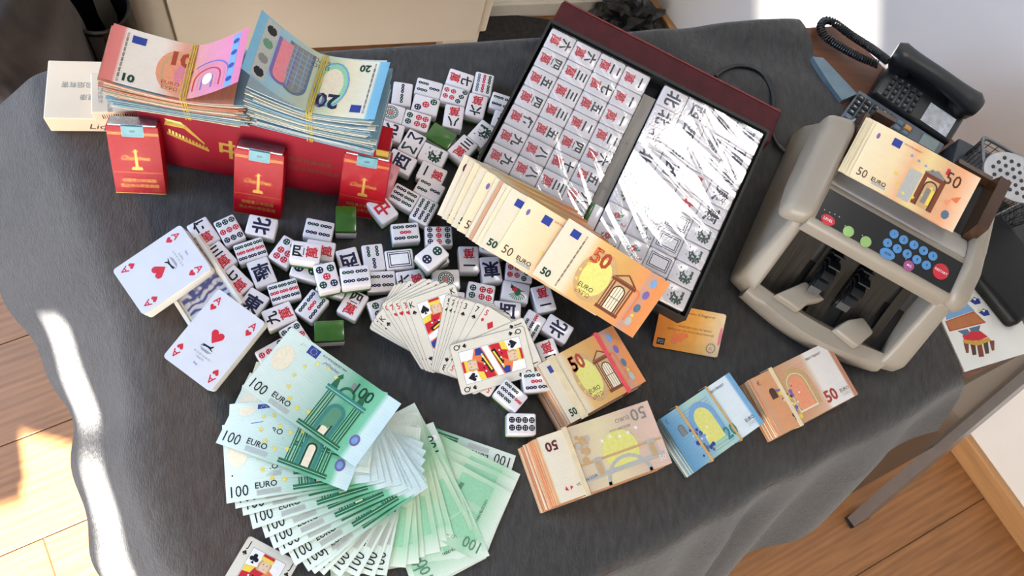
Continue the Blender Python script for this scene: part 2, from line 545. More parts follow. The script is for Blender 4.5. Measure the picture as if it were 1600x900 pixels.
NU, NV = 260, 280
mb = MB(); vs = []; fs = []
for j in range(NV + 1):
    t = -.10 + 2.02 * j / NV                      # 0 back edge, 1 front edge
    R = rb(max(0, t)) if t >= 0 else RB[0] + (RB[0] - Vector((.30, .45))).normalized() * 0 + Vector((-.08, .27)).normalized() * (-t) * .5
    tt = min(max(t, 0), 1)
    Lb = LFP + (Vector((-.06, -.17)) - LFP) * t + LFN * (.27 - .12 * min(1.3, max(0, t)))
    for i in range(NU + 1):
        u = (i / NU) ** .9
        p = Lb.lerp(R, u)
        dF = (p - FRP).dot(FRN); dLf = (p - LFP).dot(LFN)
        bn = Vector((-.206, .9785)); dB = (p - Vector((.61, .785))).dot(bn) - .002
        z = .0015
        al = p.dot(Vector((fu.x, fu.y)))
        # shallow ripples of the cloth on the desk
        z += .0010 * (1 + n3(p.x * 9, p.y * 9)) * .5
        bk = max(0, min(1, (p.y - .62) / .12)) * max(0, min(1, (p.x - .35) / .2))
        z += bk * .006 * (1 + sin((p.x * .8 + p.y * 1.4) * 42 + 2 * sin(p.x * 17)))
        q = Vector((p.x, p.y))
        if dB > 0:
            h, dz = hang(dB, radians(82), .012); q -= bn * (dB - h); z -= dz
        if dLf > -.06:
            ph = radians(56 + 6 * sin(p.y * 11))
            sft = -.03 + .012 * sin(p.y * 16)
            h, dz = hang(dLf - sft, ph, .055)
            if dLf - sft > 0:
                q -= LFN * (dLf - sft - h); z -= dz
                k = min(1, (dLf - sft) / .12)
                fold = sin(p.y * 24 + 4 * dLf + .6 * sin(p.y * 40)) * .006 * k + sin(p.y * 55 + dLf * 9) * .0025 * k
                q += LFN * fold; z += fold * .5
        if dF > -.02:
            ph = radians(69)
            h, dz = hang(dF + .012, ph, .022)
            if dF + .012 > 0:
                q -= FRN * (dF + .012 - h); z -= dz
                k = min(1, (dF + .012) / .10)
                fold = (sin(al * 46 + 10 * dF + 1.5 * sin(al * 13)) * .008 + sin(al * 23 - 1) * .007) * k
                q += FRN * (fold + .006 * k)
        vs.append((q.x, q.y, TZ + z))
for j in range(NV):
    for i in range(NU):
        a = j * (NU + 1) + i
        fs.append((a, a + NU + 1, a + NU + 2, a + 1))
mb.add(vs, fs, CLOTH)
cloth = mb.build('tablecloth', smooth=80)
tag(cloth, 'dark grey fabric cloth draped over the desk with wrinkled hanging edges', 'tablecloth')
# thin fabric: some light passes through the hanging edges
nt = CLOTH.node_tree; pb_ = nt.nodes['Principled BSDF']; out = [x for x in nt.nodes if x.type == 'OUTPUT_MATERIAL'][0]
tl = nt.nodes.new('ShaderNodeBsdfTranslucent'); ms = nt.nodes.new('ShaderNodeMixShader'); ms.inputs[0].default_value = .16
tl.inputs[0].default_value = lin((170, 165, 160))
nt.links.new(pb_.outputs[0], ms.inputs[1]); nt.links.new(tl.outputs[0], ms.inputs[2]); nt.links.new(ms.outputs[0], out.inputs[0])

# ================================================================== background furniture
cb = at(283, 76, -.57); cy = radians(11)
cab = empty('cabinet', 'cream white drawer cabinet on short feet behind the desk', 'cabinet', (cb.x, cb.y, 0), cy)
W = .592
mb = MB(); mb.rbox(-.16, W + .026, .004, .165, .17, 1.02, .006, WHITEP); mb.build('body', cab)
for z0, z1 in ((.172, .45), (.456, .73), (.736, 1.0)):
    mb = MB(); mb.rbox(0, W, -.016, .004, z0, z1, .003, WHITEP); d = mb.build('drawer', cab)
    mb = MB(); mb.tube([(W / 2 - .09, -.016, z1 - .07), (W / 2 - .08, -.04, z1 - .07), (W / 2 + .08, -.04, z1 - .07), (W / 2 + .09, -.016, z1 - .07)], .006, 8, ALU); mb.build('handle', d)
for z0, z1 in ((.172, 1.0),):
    mb = MB(); mb.rbox(-.155, -.005, -.012, .004, z0, z1, .003, mat('cabinet_side', (186, 178, 160), rough=.5, var=.02)); mb.build('side_door', cab)
for x0, x1 in ((-.14, .06), (W - .06, W + .02)):
    for y0 in (.02, .10):
        mb = MB(); mb.rbox(x0, x1, y0, y0 + .05, 0, .172, .006, WHITEP); mb.build('foot', cab)

mb = MB()
a, b = at(775, 62, -TZ), at(872, 26, -TZ)
mb.rbox(a.x - .05, a.x + .42, a.y - .22, a.y + .07, 0.0005, .010, .003, mat('sheet_dark', (44, 42, 41), rough=.95, var=.2, scale=90, bump=.4))  # flat sheet on the boards, darker than the oak
tag(mb.build('dark_floor_sheet'), 'flat dark grey sheet on the floor between cabinet and wall', 'mat')

# crumpled black plastic bag by the wall
bp_ = at(978, 36, -TZ + .05)
bm = bmesh.new(); bmesh.ops.create_icosphere(bm, subdivisions=4, radius=1)
for v in bm.verts:
    c = v.co.copy(); k = 1 + .16 * n3(c.x * 3.2, c.y * 3.4 + c.z * 2.7, 1) + .07 * n3(c.x * 8, c.z * 9 + c.y * 5, 3)
    v.co = Vector((c.x * .085 * k, c.y * .075 * k, max(-.055, c.z * .07 * k)))
me = bpy.data.meshes.new('trash_bag'); bm.to_mesh(me); bm.free()
me.materials.append(mat('bag_plastic', (20, 20, 20), rough=.3, var=.2, scale=30))
o = link('plastic_bag', me, None, (bp_.x, bp_.y, .055))
tag(o, 'crumpled black plastic bag on the floor against the wall', 'bag')

# black leather bag and brown garment behind the desk corner
LEA = mat('black_leather', (9, 9, 9), rough=.5, spec=.3, var=.15, scale=60, bump=.15, bscale=400)
bt_c = at(158, 12, -.36)
boot = empty('leather_boot', 'tall black leather boot standing behind the beige carton', 'boot', (bt_c.x - .006, bt_c.y - .004, 0), radians(6))
mb = MB(); secs = []
for z, rx, ry, oy in ((.055, .040, .046, -.006), (.10, .041, .044, 0), (.16, .044, .047, .004), (.24, .049, .050, .006), (.32, .052, .052, .004), (.385, .053, .053, 0)):
    secs.append([(rx * cos(a * pi / 12), oy + ry * sin(a * pi / 12), z) for a in range(24)])
for z, rx, ry, oy in ((.384, .049, .049, 0), (.30, .047, .047, .003), (.15, .040, .042, .004)):
    secs.append([(rx * cos(a * pi / 12), oy + ry * sin(a * pi / 12), z) for a in range(24)])
vs = [p for q_ in secs for p in q_]; fs = [(i * 24 + k, i * 24 + (k + 1) % 24, (i + 1) * 24 + (k + 1) % 24, (i + 1) * 24 + k) for i in range(len(secs) - 1) for k in range(24)] + [tuple(range((len(secs) - 1) * 24, len(secs) * 24))]
mb.add(vs, fs, LEA); mb.build('shaft', boot, smooth=50)
mb = MB(); pts = [(.040 * cos(a) * (1 if sin(a) > 0 else 1.08), .045 * sin(a) if sin(a) > 0 else .165 * sin(a)) for a in [i * pi / 12 for i in range(24)]]
mb.prism(pts, 0, .016, BLACKM); mb.build('sole', boot)
mb = MB(); secs = []
for f, k in ((.016, .95), (.035, .96), (.055, .86), (.075, .62), (.085, .30)):
    secs.append([(p[0] * k, p[1] * k if p[1] < 0 else p[1] * .95, f) for p in pts])
vs = [p for q_ in secs for p in q_]; fs = [(i * 24 + k, i * 24 + (k + 1) % 24, (i + 1) * 24 + (k + 1) % 24, (i + 1) * 24 + k) for i in range(4) for k in range(24)] + [tuple(range(96, 120))]
mb.add(vs, fs, LEA); mb.build('foot', boot, smooth=50)
mb = MB(); mb.tube([(.0515 * cos(a * pi / 16), .0515 * sin(a * pi / 16), .386) for a in range(32)], .003, 6, mat('boot_rim', (34, 31, 28), rough=.4, var=.1), closed=True); mb.build('rim', boot, smooth=60)
mb = MB(); mb.box(-.011, .011, -.056, -.049, .12, .38, mat('boot_strap', (14, 13, 12), rough=.4, var=.1)); mb.build('seam_strap', boot)

GAR = mat('brown_fabric', (52, 42, 36), rough=.95, var=.15, scale=30, bump=.3, sheen=.2)
gc = at(18, 38, -.22)
bm = bmesh.new(); bmesh.ops.create_icosphere(bm, subdivisions=5, radius=1)
for v in bm.verts:
    c = v.co.copy()
    k = 1 + .05 * n3(c.x * 2.5, c.y * 2 + c.z * 3.5, 2) + .025 * sin(c.z * 14 + 3 * sin(c.x * 3)) * (1 - abs(c.z))
    sgn = lambda t, e: (abs(t) ** e) * (1 if t >= 0 else -1)
    v.co = Vector((sgn(c.x, .7) * .09 * k, sgn(c.y, .7) * .13 * k, TZ * .5 - .06 + sgn(c.z, .6) * .30 * k))
    if v.co.z < 0: v.co.z = 0
me = bpy.data.meshes.new('garment'); bm.to_mesh(me); bm.free(); me.materials.append(GAR)
for p in me.polygons: p.use_smooth = True
tag(link('brown_garment', me, None, (gc.x - .035, gc.y + .02, 0)), 'dark brown cloth garment in a heap behind the desk corner', 'clothing')

# ================================================================== mahjong tiles
TL_, TW_, TH_ = .0330, .0245, .0230            # length, width, height of a tile


def dot(mb, x, y, r, c, z):
    mb.disc(x, y, r, z, c, 14)
    for a in range(4):
        mb.disc(x + r * .48 * cos(pi / 4 + a * pi / 2), y + r * .48 * sin(pi / 4 + a * pi / 2), r * .17, z + 4e-5, 'white', 6)


def stick(mb, x, y, L, w, c, z, links=3):
    k = L / links
    for i in range(links):
        yy = y - L / 2 + k * (i + .5)
        mb.disc(x, yy, w / 2, z, c, 10, ry=k * .56)
        mb.disc(x, yy, w * .13, z + 4e-5, 'white', 6, ry=k * .15)


def mark(kind, s=1.0):
    """printed face of a tile, +y is the top of the sign, millimetres scaled by s"""
    q = MB(); z = 0.0; mm = .001 * s
    if kind[0] == 'D':                                   # circles
        n = int(kind[1:])
        lay = {2: [(0, 8, 'dgreen'), (0, -8, 'navy')], 3: [(-6, 9, 'dgreen'), (0, 0, 'red'), (6, -9, 'navy')],
               4: [(-5, 8, 'navy'), (5, 8, 'dgreen'), (-5, -8, 'dgreen'), (5, -8, 'navy')],
               5: [(-6, 9, 'navy'), (6, 9, 'dgreen'), (0, 0, 'red'), (-6, -9, 'dgreen'), (6, -9, 'navy')],
               6: [(-4.6, 10, 'dgreen'), (4.6, 10, 'dgreen')] + [(x, y, 'red') for x in (-4.6, 4.6) for y in (-1.5, -10)],
               7: [(-7.5, 12, 'dgreen'), (0, 9, 'dgreen'), (7.5, 6, 'dgreen')] + [(x, y, 'red') for x in (-4.6, 4.6) for y in (-2.5, -11)],
               8: [(x, y, 'black') for x in (-4.4, 4.4) for y in (-11.4, -3.8, 3.8, 11.4)],
               9: [(x, y, c) for y, c in ((10.5, 'dgreen'), (0, 'red'), (-10.5, 'navy')) for x in (-7.6, 0, 7.6)]}
        if n == 1:
            q.disc(0, 0, 9.3 * mm, z, 'dgreen', 28); q.disc(0, 0, 8.2 * mm, z + 3e-5, 'white', 28); q.disc(0, 0, 7.6 * mm, z + 6e-5, 'green', 28)
            for i in range(12):
                q.disc(5.6 * mm * cos(i * pi / 6), 5.6 * mm * sin(i * pi / 6), 1.1 * mm, z + 9e-5, 'white', 7)
            q.disc(0, 0, 3.6 * mm, z + 9e-5, 'white', 16); q.disc(0, 0, 3.1 * mm, z + 12e-5, 'red', 16)
            for a in range(4):
                q.disc(1.4 * mm * cos(a * pi / 2), 1.4 * mm * sin(a * pi / 2), .6 * mm, z + 15e-5, 'white', 6)
        else:
            r = {2: 5.6, 3: 4.4, 4: 4.0, 5: 4.2, 6: 3.9, 7: 3.4, 8: 3.5, 9: 3.4}[n]
            for x, y, c in lay[n]:
                dot(q, x * mm, y * mm, r * mm, c, z)
    elif kind[0] == 'B':                                 # bamboo
        n = int(kind[1])
        if n == 1:
            for i in range(9):
                a = radians(120 + i * 14); q.poly([(0, -2 * mm), (12 * mm * cos(a) + 1 * mm, 12 * mm * sin(a) - 2 * mm), (11 * mm * cos(a + .16) + 1 * mm, 11 * mm * sin(a + .16) - 2 * mm)], z, 'mgreen')
            q.disc(0, -2 * mm, 5 * mm, z + 3e-5, 'green', 14, ry=4 * mm); q.disc(3 * mm, 2 * mm, 3.4 * mm, z + 6e-5, 'red', 12)
            q.disc(5 * mm, 5 * mm, 2.2 * mm, z + 9e-5, 'dgreen', 10); q.poly([(6.5 * mm, 6 * mm), (10 * mm, 7 * mm), (7 * mm, 4.6 * mm)], z + 9e-5, 'navy')
            q.poly([(-2 * mm, -5 * mm), (-4 * mm, -12 * mm), (-1 * mm, -6 * mm)], z + 3e-5, 'red'); q.poly([(1 * mm, -5 * mm), (2 * mm, -12 * mm), (3 * mm, -5 * mm)], z + 3e-5, 'green')
        else:
            g, d, r = 'dgreen', 'navy', 'red'
            S = {2: [(0, 7.2, d), (0, -7.2, g)], 3: [(0, 7.4, d), (-5, -7.4, g), (5, -7.4, g)],
                 4: [(-5.2, 7.4, d), (5.2, 7.4, d), (-5.2, -7.4, g), (5.2, -7.4, d)],
                 5: [(-7, 7.4, d), (7, 7.4, g), (0, 0, r), (-7, -7.4, g), (7, -7.4, d)],
                 6: [(x, y, g if y > 0 else d) for x in (-7, 0, 7) for y in (7.2, -7.2)],
                 7: [(0, 10.4, r)] + [(x, y, g if x else d) for x in (-7, 0, 7) for y in (.2, -9.8)],
                 9: [(x, y, c) for x, c in ((-7, g), (0, r), (7, d)) for y in (10.6, 0, -10.6)],
                 0: [(x, y, c) for x, c in ((-7, 'steel'), (0, r), (7, g)) for y in (7, -7)]}
            if n == 8:
                for sg in (1, -1):
                    for x0, y0, x1, y1 in ((-8, 3, -8, 13), (-8, 13, 0, 6), (0, 6, 8, 13), (8, 13, 8, 3)):
                        a = atan2(y1 - y0, x1 - x0); L = hypot(x1 - x0, y1 - y0); nx, ny = -sin(a) * 1.2, cos(a) * 1.2
                        q.poly([((x0 + nx) * mm, sg * (y0 + ny) * mm), ((x1 + nx) * mm, sg * (y1 + ny) * mm), ((x1 - nx) * mm, sg * (y1 - ny) * mm), ((x0 - nx) * mm, sg * (y0 - ny) * mm)], z, 'dgreen' if sg < 0 else 'navy')
            else:
                L = {9: 9.6, 7: 9.0}.get(n, 13)
                for x, y, c in S[n]:
                    stick(q, x * mm, y * mm, L * mm, 4.0 * mm, c, z)
    elif kind[0] == 'W':                                 # numeral above the red sign
        q.text(kind[1:], 14.5 * mm, 0, 7.6 * mm, z, 'black', bold=.034)
        q.text('萬', 14.5 * mm, 0, -7.8 * mm, z, 'red', bold=.024)
    elif kind == 'frame':
        for k, (a, b) in enumerate(((9.6, 13.6), (8.6, 12.6), (7.4, 11.4), (6.2, 10.2))):
            q.poly([(-a * mm, -b * mm), (a * mm, -b * mm), (a * mm, b * mm), (-a * mm, b * mm)], z + k * 3e-5, ('navy', 'white', 'navy', 'white')[k])
        for i in range(7):
            for sx in (-1, 1):
                q.disc(sx * 8 * mm, (-9 + 3 * i) * mm, .4 * mm, z + 15e-5, 'white', 5)
    elif kind[0] == 'F':                                 # flower with a numeral
        random.seed(hash(kind) % 1000 if False else sum(map(ord, kind)))
        for i in range(13):
            a = random.uniform(0, 2 * pi); r0 = random.uniform(2, 9); x, y = r0 * cos(a) * .8, r0 * sin(a) - 1
            b = random.uniform(0, pi)
            q.poly([((x + 3.4 * cos(b)) * mm, (y + 3.4 * sin(b)) * mm), ((x + .9 * cos(b + 1.57)) * mm, (y + .9 * sin(b + 1.57)) * mm), ((x - 3.4 * cos(b)) * mm, (y - 3.4 * sin(b)) * mm), ((x - .9 * cos(b + 1.57)) * mm, (y - .9 * sin(b + 1.57)) * mm)], z, 'mgreen' if i % 2 else 'green')
        if kind[1] == 'r':
            for i in range(6):
                q.disc((2.4 * cos(i * 1.05) - 1) * mm, (2.4 * sin(i * 1.05) - 1) * mm, 1.7 * mm, z + 4e-5, 'red', 8)
        if kind[2:]:
            q.text(kind[2:], 9 * mm, 7 * mm, 11 * mm, z + 5e-5, 'black' if kind[1] == 'g' else 'red', bold=.01)
    elif kind[0] == 'C':                                 # one large sign
        c = {'發': 'dgreen', '中': 'red'}.get(kind[1], 'navy')
        q.text(kind[1], 20.5 * mm, 0, -.4 * mm, z, c, bold=.034)
    if not q.v:
        return None
    return q.mesh('marking')


_mk = {}


def mark_me(kind, s=1.0):
    k = (kind, s)
    if k not in _mk:
        _mk[k] = mark(kind, s)
    return _mk[k]


def tile_meshes(L, W, H, r=.0022):
    a = MB(); a.rbox(-W / 2, W / 2, -L / 2, L / 2, H * .27, H, r, TILEW, seg=3)
    b = MB(); b.rbox(-W / 2, W / 2, -L / 2, L / 2, 0, H * .30, r * .8, TILEG, seg=2)
    return a.mesh('tile_body', 35), b.mesh('tile_back', 35)


TB, TG = tile_meshes(TL_, TW_, TH_)


def make_tile(kind, M, label, group=None, me=None, H=TH_, s=1.0, gsc=1.0):
    o = empty('mahjong_tile', label, 'mahjong tile', M=M, group=group)
    b, g = me or (TB, TG)
    link('tile_body', b, o); link('tile_back', g, o)
    if kind:
        km = mark_me(kind, gsc)
        if km:
            link('marking', km, o, (0, 0, H + 6e-5))
    return o


NUMN = {1: 'one', 2: 'two', 3: 'three', 4: 'four', 5: 'five', 6: 'six', 7: 'seven', 8: 'eight', 9: 'nine', 0: 'three pairs of'}


def kname(k):
    if not k:
        return 'green-backed'
    if k[0] == 'D':
        n = int(k[1:]); return ('one large circle' if n == 1 else NUMN[n] + ' circles')
    if k[0] == 'B':
        n = int(k[1]); return ('a bird' if n == 1 else NUMN[n] + ' bamboo sticks')
    if k[0] == 'W':
        return 'black %s over red 萬' % k[1:]
    if k == 'frame':
        return 'an empty dark frame'
    if k[0] == 'F':
        return 'a flower'
    return 'the %s sign %s' % ({'發': 'green', '中': 'red'}.get(k[1], 'black'), k[1])


# u, v of the top face centre, direction of the sign's top in the picture, kind, level, where
TILES = [
    (629.7, 161.3, .12, -1, 'B2', 0, 'at the back of the heap beside the banknote stack'), (665.3, 169.3, 1, .26, 'B3', 0, 'in the back row of the heap by the banknotes'),
    (660, 190.7, 1, .26, 'D3', 0, 'in front of the three-stick tile'), (618.7, 184, 1, .28, 'D1', 0, 'next to the tall banknote stack'),
    (652, 208, -1, -.3, 'D6', 0, 'behind the eight-stick tile'), (611.3, 204, -1, -.3, 'C北', 0, 'beside the end of the red carton'),
    (639.3, 229.3, .5, -.82, 'B8', 0, 'in the heap beside the red carton'), (600, 229, 1, .3, 'D5', 0, 'half covered by pink film at the carton end'),
    (637.3, 256, -1, -.5, 'C西', 0, 'behind the red cigarette pack'), (614, 272, 1, .4, 'D2', 0, 'partly hidden behind a red cigarette pack'),
    (641.3, 285.3, 1, .55, 'B6', 0, 'beside the red cigarette pack'), (671.3, 276.7, 1, .5, 'B3', 0, 'beside the fan of fifty notes'),
    (681.3, 255.3, 1, .45, 'C發', 0, 'near the fan of fifty notes'), (691.3, 236.7, -1, -.45, 'W一', 0, 'in front of a green tile back'),
    (697.3, 214.7, 1, .6, '', 0, 'lying face down in the heap by the case'), (733.3, 206.7, .65, -.7, 'C發', 0, 'between two face-down tiles near the case'),
    (724, 230, .6, -.6, 'W三', 0, 'near the corner of the fifty note fan'), (699.3, 188, -.15, 1, 'W八', 0, 'behind a face-down tile'),
    (710, 165.3, 1, .3, 'D7', 0, 'in the back part of the heap'), (718, 148.7, 1, .33, 'W七', 0, 'farthest back on the cloth'),
    (750.7, 158.7, .2, -1, 'B0', 0, 'near the corner of the tile case'), (740.7, 180.7, -.25, 1, 'W六', 0, 'in front of the striped tile near the case'),
    (776.7, 182, 1, .33, 'B4', 0, 'touching the tile case'), (768.7, 199.3, -1, -.35, 'C春', 0, 'touching the tile case'),
    (760.7, 225.3, .6, -.7, '', 0, 'lying face down against the tile case'), (744, 256, 1, .3, 'W二', 0, 'peeking out behind the fifty notes'),
    (617.3, 304.7, -.6, -.75, 'C中', 0, 'beside the red cigarette pack'), (668.7, 310.7, .45, -.8, 'B6', 0, 'next to the edge of the fifty notes'),
    (640.7, 335.3, 1, -.08, 'B5', 0, 'in front of the six-stick tile'), (684.7, 361.3, 1, 0, 'D9', 0, 'below the fan of fifty notes'),
    (675.3, 398.7, .75, -.6, 'D2', 1, 'resting on top of another tile'), (691, 396, 1, -.4, 'D8', 0, 'underneath the two-circle tile'),
    (624.7, 406.7, 1, -.1, 'frame', 0, 'behind the playing card fan'), (642, 433.3, -1, .15, 'W六', 0, 'against the back of the card fan'),
    (603, 442, 1, -.05, 'B4', 0, 'against the back of the card fan'), (585.3, 412.7, .15, 1, 'B3', 0, 'beside the framed tile'),
    (555.3, 431.3, 1, -.12, 'B4', 1, 'raised on the heap beside the five-circle tile'), (510.7, 432, -.25, -1, 'D5', 1, 'raised on the heap'),
    (541, 412, .3, 1, 'C西', 0, 'half under the raised four-stick tile'), (497, 404, -1, -.15, 'W五', 0, 'half under the raised four sign tile'),
    (477.4, 393.7, -1, -.13, 'W四', 1, 'raised on the heap'), (499, 377.8, 1, .2, 'B4', 0, 'behind the raised four sign tile'),
    (438.7, 394, .55, -.75, 'D6', 0, 'left of the raised four sign tile, open on its side'), (466.7, 431.3, 1, .25, 'D2', 0, 'under the raised four sign tile'),
    (405, 355.8, -1, -.2, 'C北', 0, 'touching the middle red cigarette pack'), (355.8, 360.8, -.5, -.9, 'D9', 0, 'beside the wrapped card deck'),
    (324, 366, -.5, -.75, 'W伍', 0, 'against the wrapped card deck'), (347.5, 398, -.6, -.65, 'W三', 0, 'against the open card box'),
    (387.5, 390, 1, -.33, 'B9', 0, 'behind the 南 tile'), (403, 425, -.35, -.85, 'C南', 0, 'between two nine-stick tiles'),
    (430.7, 452.7, 1, -.28, 'B9', 0, 'in front of the 南 tile'), (368, 438, -.6, -.6, 'W七', 0, 'half under the open card box'),
    (394, 470, .6, -.8, 'C東', 0, 'tucked behind the ace of hearts deck'), (438, 490, -1, .4, 'W九', 0, 'beside the ace of hearts deck'),
    (460, 522.7, -.5, -.75, 'D9', 0, 'touching the fanned hundred notes'), (427, 553, 1, -.55, 'D7', 0, 'touching the fanned hundred notes'),
    (486.7, 476, .6, -.75, 'B5', 0, 'beside a face-down tile'), (560, 479, .5, -.85, 'W四', 0, 'beside the corner of the card fan'),
    (528, 473, 1, .3, 'D4', 0, 'under the raised five-circle tile'), (509.7, 513.3, 1, -.05, '', 0, 'lying face down behind the hundred notes'),
    (540, 341.7, 0, -1, '', 0, 'lying face down by the red cigarette packs'), (588, 470, 1, -.3, 'D4', 0, 'half hidden behind the card fan'),
    (728, 404.7, .05, 1, 'W一', 0, 'between the card fan and the fifty notes'), (768.7, 387.3, 1, .22, 'B6', 0, 'touching the lower edge of the fifty notes'),
    (768.7, 416.7, .15, 1, 'C東', 0, 'in front of the six-stick tile by the fifty notes'), (763.3, 446, -1, -.2, 'D6', 0, 'behind the three of spades'),
    (811, 431.7, 1, .15, 'D7', 0, 'near the small green number of a fifty note'), (807.3, 453.5, -1, -.2, 'B1', 0, 'in front of the seven-circle tile'),
    (793.3, 480.7, -1, -.1, 'C西', 0, 'touching the back of the card fan'), (848.6, 465, .3, 1, 'W一', 0, 'at the edge of the heap near the fifty notes'),
    (831.4, 505.6, .5, -.85, 'B7', 0, 'beside the jack of spades'), (865, 518, -.8, -.5, 'C北', 0, 'near the banded bundle of fifties'),
    (862, 547, .4, 1, 'W二', 0, 'tucked against the bundle with the red strip'), (834, 599, 1, -.1, 'B5', 0, 'between the queen card and a banknote bundle'),
    (803, 615, .75, .65, 'B7', 0, 'in front of the queen of spades'), (815.5, 659.6, 1, .02, 'D8', 0, 'standing apart above the old fifty bundle'),
    (697, 432, 1, -.02, 'D1', 0, 'behind the king of spades'), (703, 457, -1, -.1, 'W八', 0, 'peeking out behind the king of spades'),
]


def obb(c, yaw, L, W):
    ex = Vector((cos(yaw), sin(yaw))); ey = Vector((-ex.y, ex.x))
    return c, ex, ey, L / 2, W / 2


def sep(a, b):
    """minimum translation to part two oriented rectangles, or None"""
    best = None
    for ax in (a[1], a[2], b[1], b[2]):
        ra = abs(a[1].dot(ax)) * a[3] + abs(a[2].dot(ax)) * a[4]
        rbb = abs(b[1].dot(ax)) * b[3] + abs(b[2].dot(ax)) * b[4]
        d = (b[0] - a[0]).dot(ax); ov = ra + rbb - abs(d)
        if ov <= 0:
            return None
        if best is None or ov < best[0]:
            best = (ov, ax * (1 if d >= 0 else -1))
    return best


tp = []
for (u, v, dx, dy, k, lv, wh) in TILES:
    z = TH_ * (lv + 1) + .0025
    c = at(u, v, z); n = hypot(dx, dy)
    yw = yaw_of(u, v, dx / n * 20, dy / n * 20, z)
    tp.append([c, yw, k, lv, wh])
PIN = [any(k_ in t_[4] for k_ in ('card box', 'card deck', 'hearts deck', 'king of', 'card fan', 'carton', 'cigarette', 'case', 'fifty note')) for t_ in tp]
for it in range(90):
    for i in range(len(tp)):
        for j in range(i):
            if tp[i][3] != tp[j][3]:
                continue
            s_ = sep(obb(tp[i][0], tp[i][1], TL_, TW_), obb(tp[j][0], tp[j][1], TL_, TW_))
            if s_:
                wi = .5 if PIN[i] == PIN[j] else (.06 if PIN[i] else .94)
                tp[i][0] = tp[i][0] - s_[1] * (s_[0] * wi + 1e-5); tp[j][0] = tp[j][0] + s_[1] * (s_[0] * (1 - wi) + 1e-5)
for c, yw, k, lv, wh in tp:
    M = Matrix.Translation((c.x, c.y, TZ + .0026 + lv * (TH_ + .0003))) @ Matrix.Rotation(yw - pi / 2, 4, 'Z')
    if k == '':
        M = M @ Matrix.Translation((0, 0, TH_)) @ Matrix.Rotation(pi, 4, 'X')
        lab = 'green-backed mahjong tile ' + wh
    else:
        lab = 'mahjong tile with %s %s' % (kname(k), wh)
    make_tile(k, M, lab, 'loose mahjong tiles on the cloth')

# ================================================================== banknotes
PAPER = {
    '100f': [(0, (222, 232, 220)), (.28, (206, 220, 206)), (.5, (168, 196, 178)), (.66, (96, 168, 128)), (.86, (126, 200, 160)), (.9, (214, 232, 226)), (1, (206, 226, 226))],
    '100b': [(0, (226, 236, 220)), (.15, (170, 212, 176)), (.45, (198, 220, 188)), (.7, (150, 200, 156)), (.86, (206, 226, 206)), (1, (226, 236, 226))],
    '50n': [(0, (226, 214, 190)), (.26, (230, 212, 178)), (.34, (226, 180, 112)), (.62, (212, 160, 92)), (.8, (226, 150, 92)), (.83, (196, 150, 130)), (.9, (214, 148, 104)), (.92, (226, 140, 80)), (1, (222, 146, 90))],
    '50o': [(0, (236, 220, 184)), (.3, (234, 208, 164)), (.42, (230, 178, 134)), (.55, (232, 206, 146)), (.72, (214, 170, 128)), (.86, (236, 168, 124)), (1, (238, 206, 172))],
    '50r': [(0, (236, 224, 200)), (.24, (234, 218, 192)), (.26, (212, 186, 160)), (.5, (224, 208, 164)), (.8, (214, 184, 160)), (1, (226, 190, 172))],
    '50s': [(0, (206, 160, 128)), (.1, (222, 160, 110)), (.34, (206, 158, 120)), (.62, (218, 180, 150)), (.68, (236, 228, 218)), (.94, (232, 222, 214)), (.96, (190, 130, 100)), (1, (196, 136, 108))],
    '20s': [(0, (96, 150, 186)), (.2, (136, 182, 204)), (.45, (180, 206, 178)), (.66, (160, 200, 214)), (.7, (222, 232, 232)), (.92, (224, 232, 236)), (.95, (120, 170, 206)), (1, (120, 170, 206))],
    '20n': [(0, (120, 178, 206)), (.07, (128, 184, 206)), (.09, (232, 224, 200)), (.3, (234, 220, 184)), (.4, (206, 210, 170)), (.62, (176, 186, 168)), (.8, (150, 186, 200)), (1, (120, 176, 206))],
    '10n': [(0, (222, 120, 110)), (.08, (226, 130, 118)), (.1, (236, 220, 200)), (.36, (238, 220, 198)), (.5, (230, 160, 130)), (.7, (222, 140, 150)), (.9, (226, 130, 160)), (1, (222, 120, 150))],
}
DIM = {'100f': (.147, .082), '100b': (.147, .082), '50n': (.140, .077), '50o': (.140, .077), '50r': (.140, .077), '50s': (.140, .077), '20s': (.133, .072), '20n': (.133, .072), '10n': (.127, .067)}


def star(mb, x, y, r, z, c, rot=0):
    mb.poly([(x + (r if i % 2 == 0 else r * .42) * sin(rot + i * pi / 5), y + (r if i % 2 == 0 else r * .42) * cos(rot + i * pi / 5)) for i in range(10)], z, c)


def rect(mb, x0, x1, y0, y1, z, c):
    # long print strips are cut so that they follow the bend of the paper
    n = max(1, int((x1 - x0) / .012))
    for i in range(n):
        a = x0 + (x1 - x0) * i / n; b = x0 + (x1 - x0) * (i + 1) / n
        mb.poly([(a, y0), (b, y0), (b, y1), (a, y1)], z, c)


def arch(mb, cx, y0, w, h, t, z, c, inner=None, n=12):
    """round-headed arch: ring of thickness t, optional filled opening"""
    r = w / 2
    o = [(cx - r, y0), (cx - r, y0 + h - r)] + [(cx - r * cos(pi * i / n), y0 + h - r + r * sin(pi * i / n)) for i in range(1, n)] + [(cx + r, y0 + h - r), (cx + r, y0)]
    r2 = r - t
    k = [(cx - r2, y0), (cx - r2, y0 + h - r)] + [(cx - r2 * cos(pi * i / n), y0 + h - r + r2 * sin(pi * i / n)) for i in range(1, n)] + [(cx + r2, y0 + h - r), (cx + r2, y0)]
    for i in range(len(o) - 1):
        mb.poly([o[i], o[i + 1], k[i + 1], k[i]], z, c)
    if inner:
        mb.poly(k, z, inner)


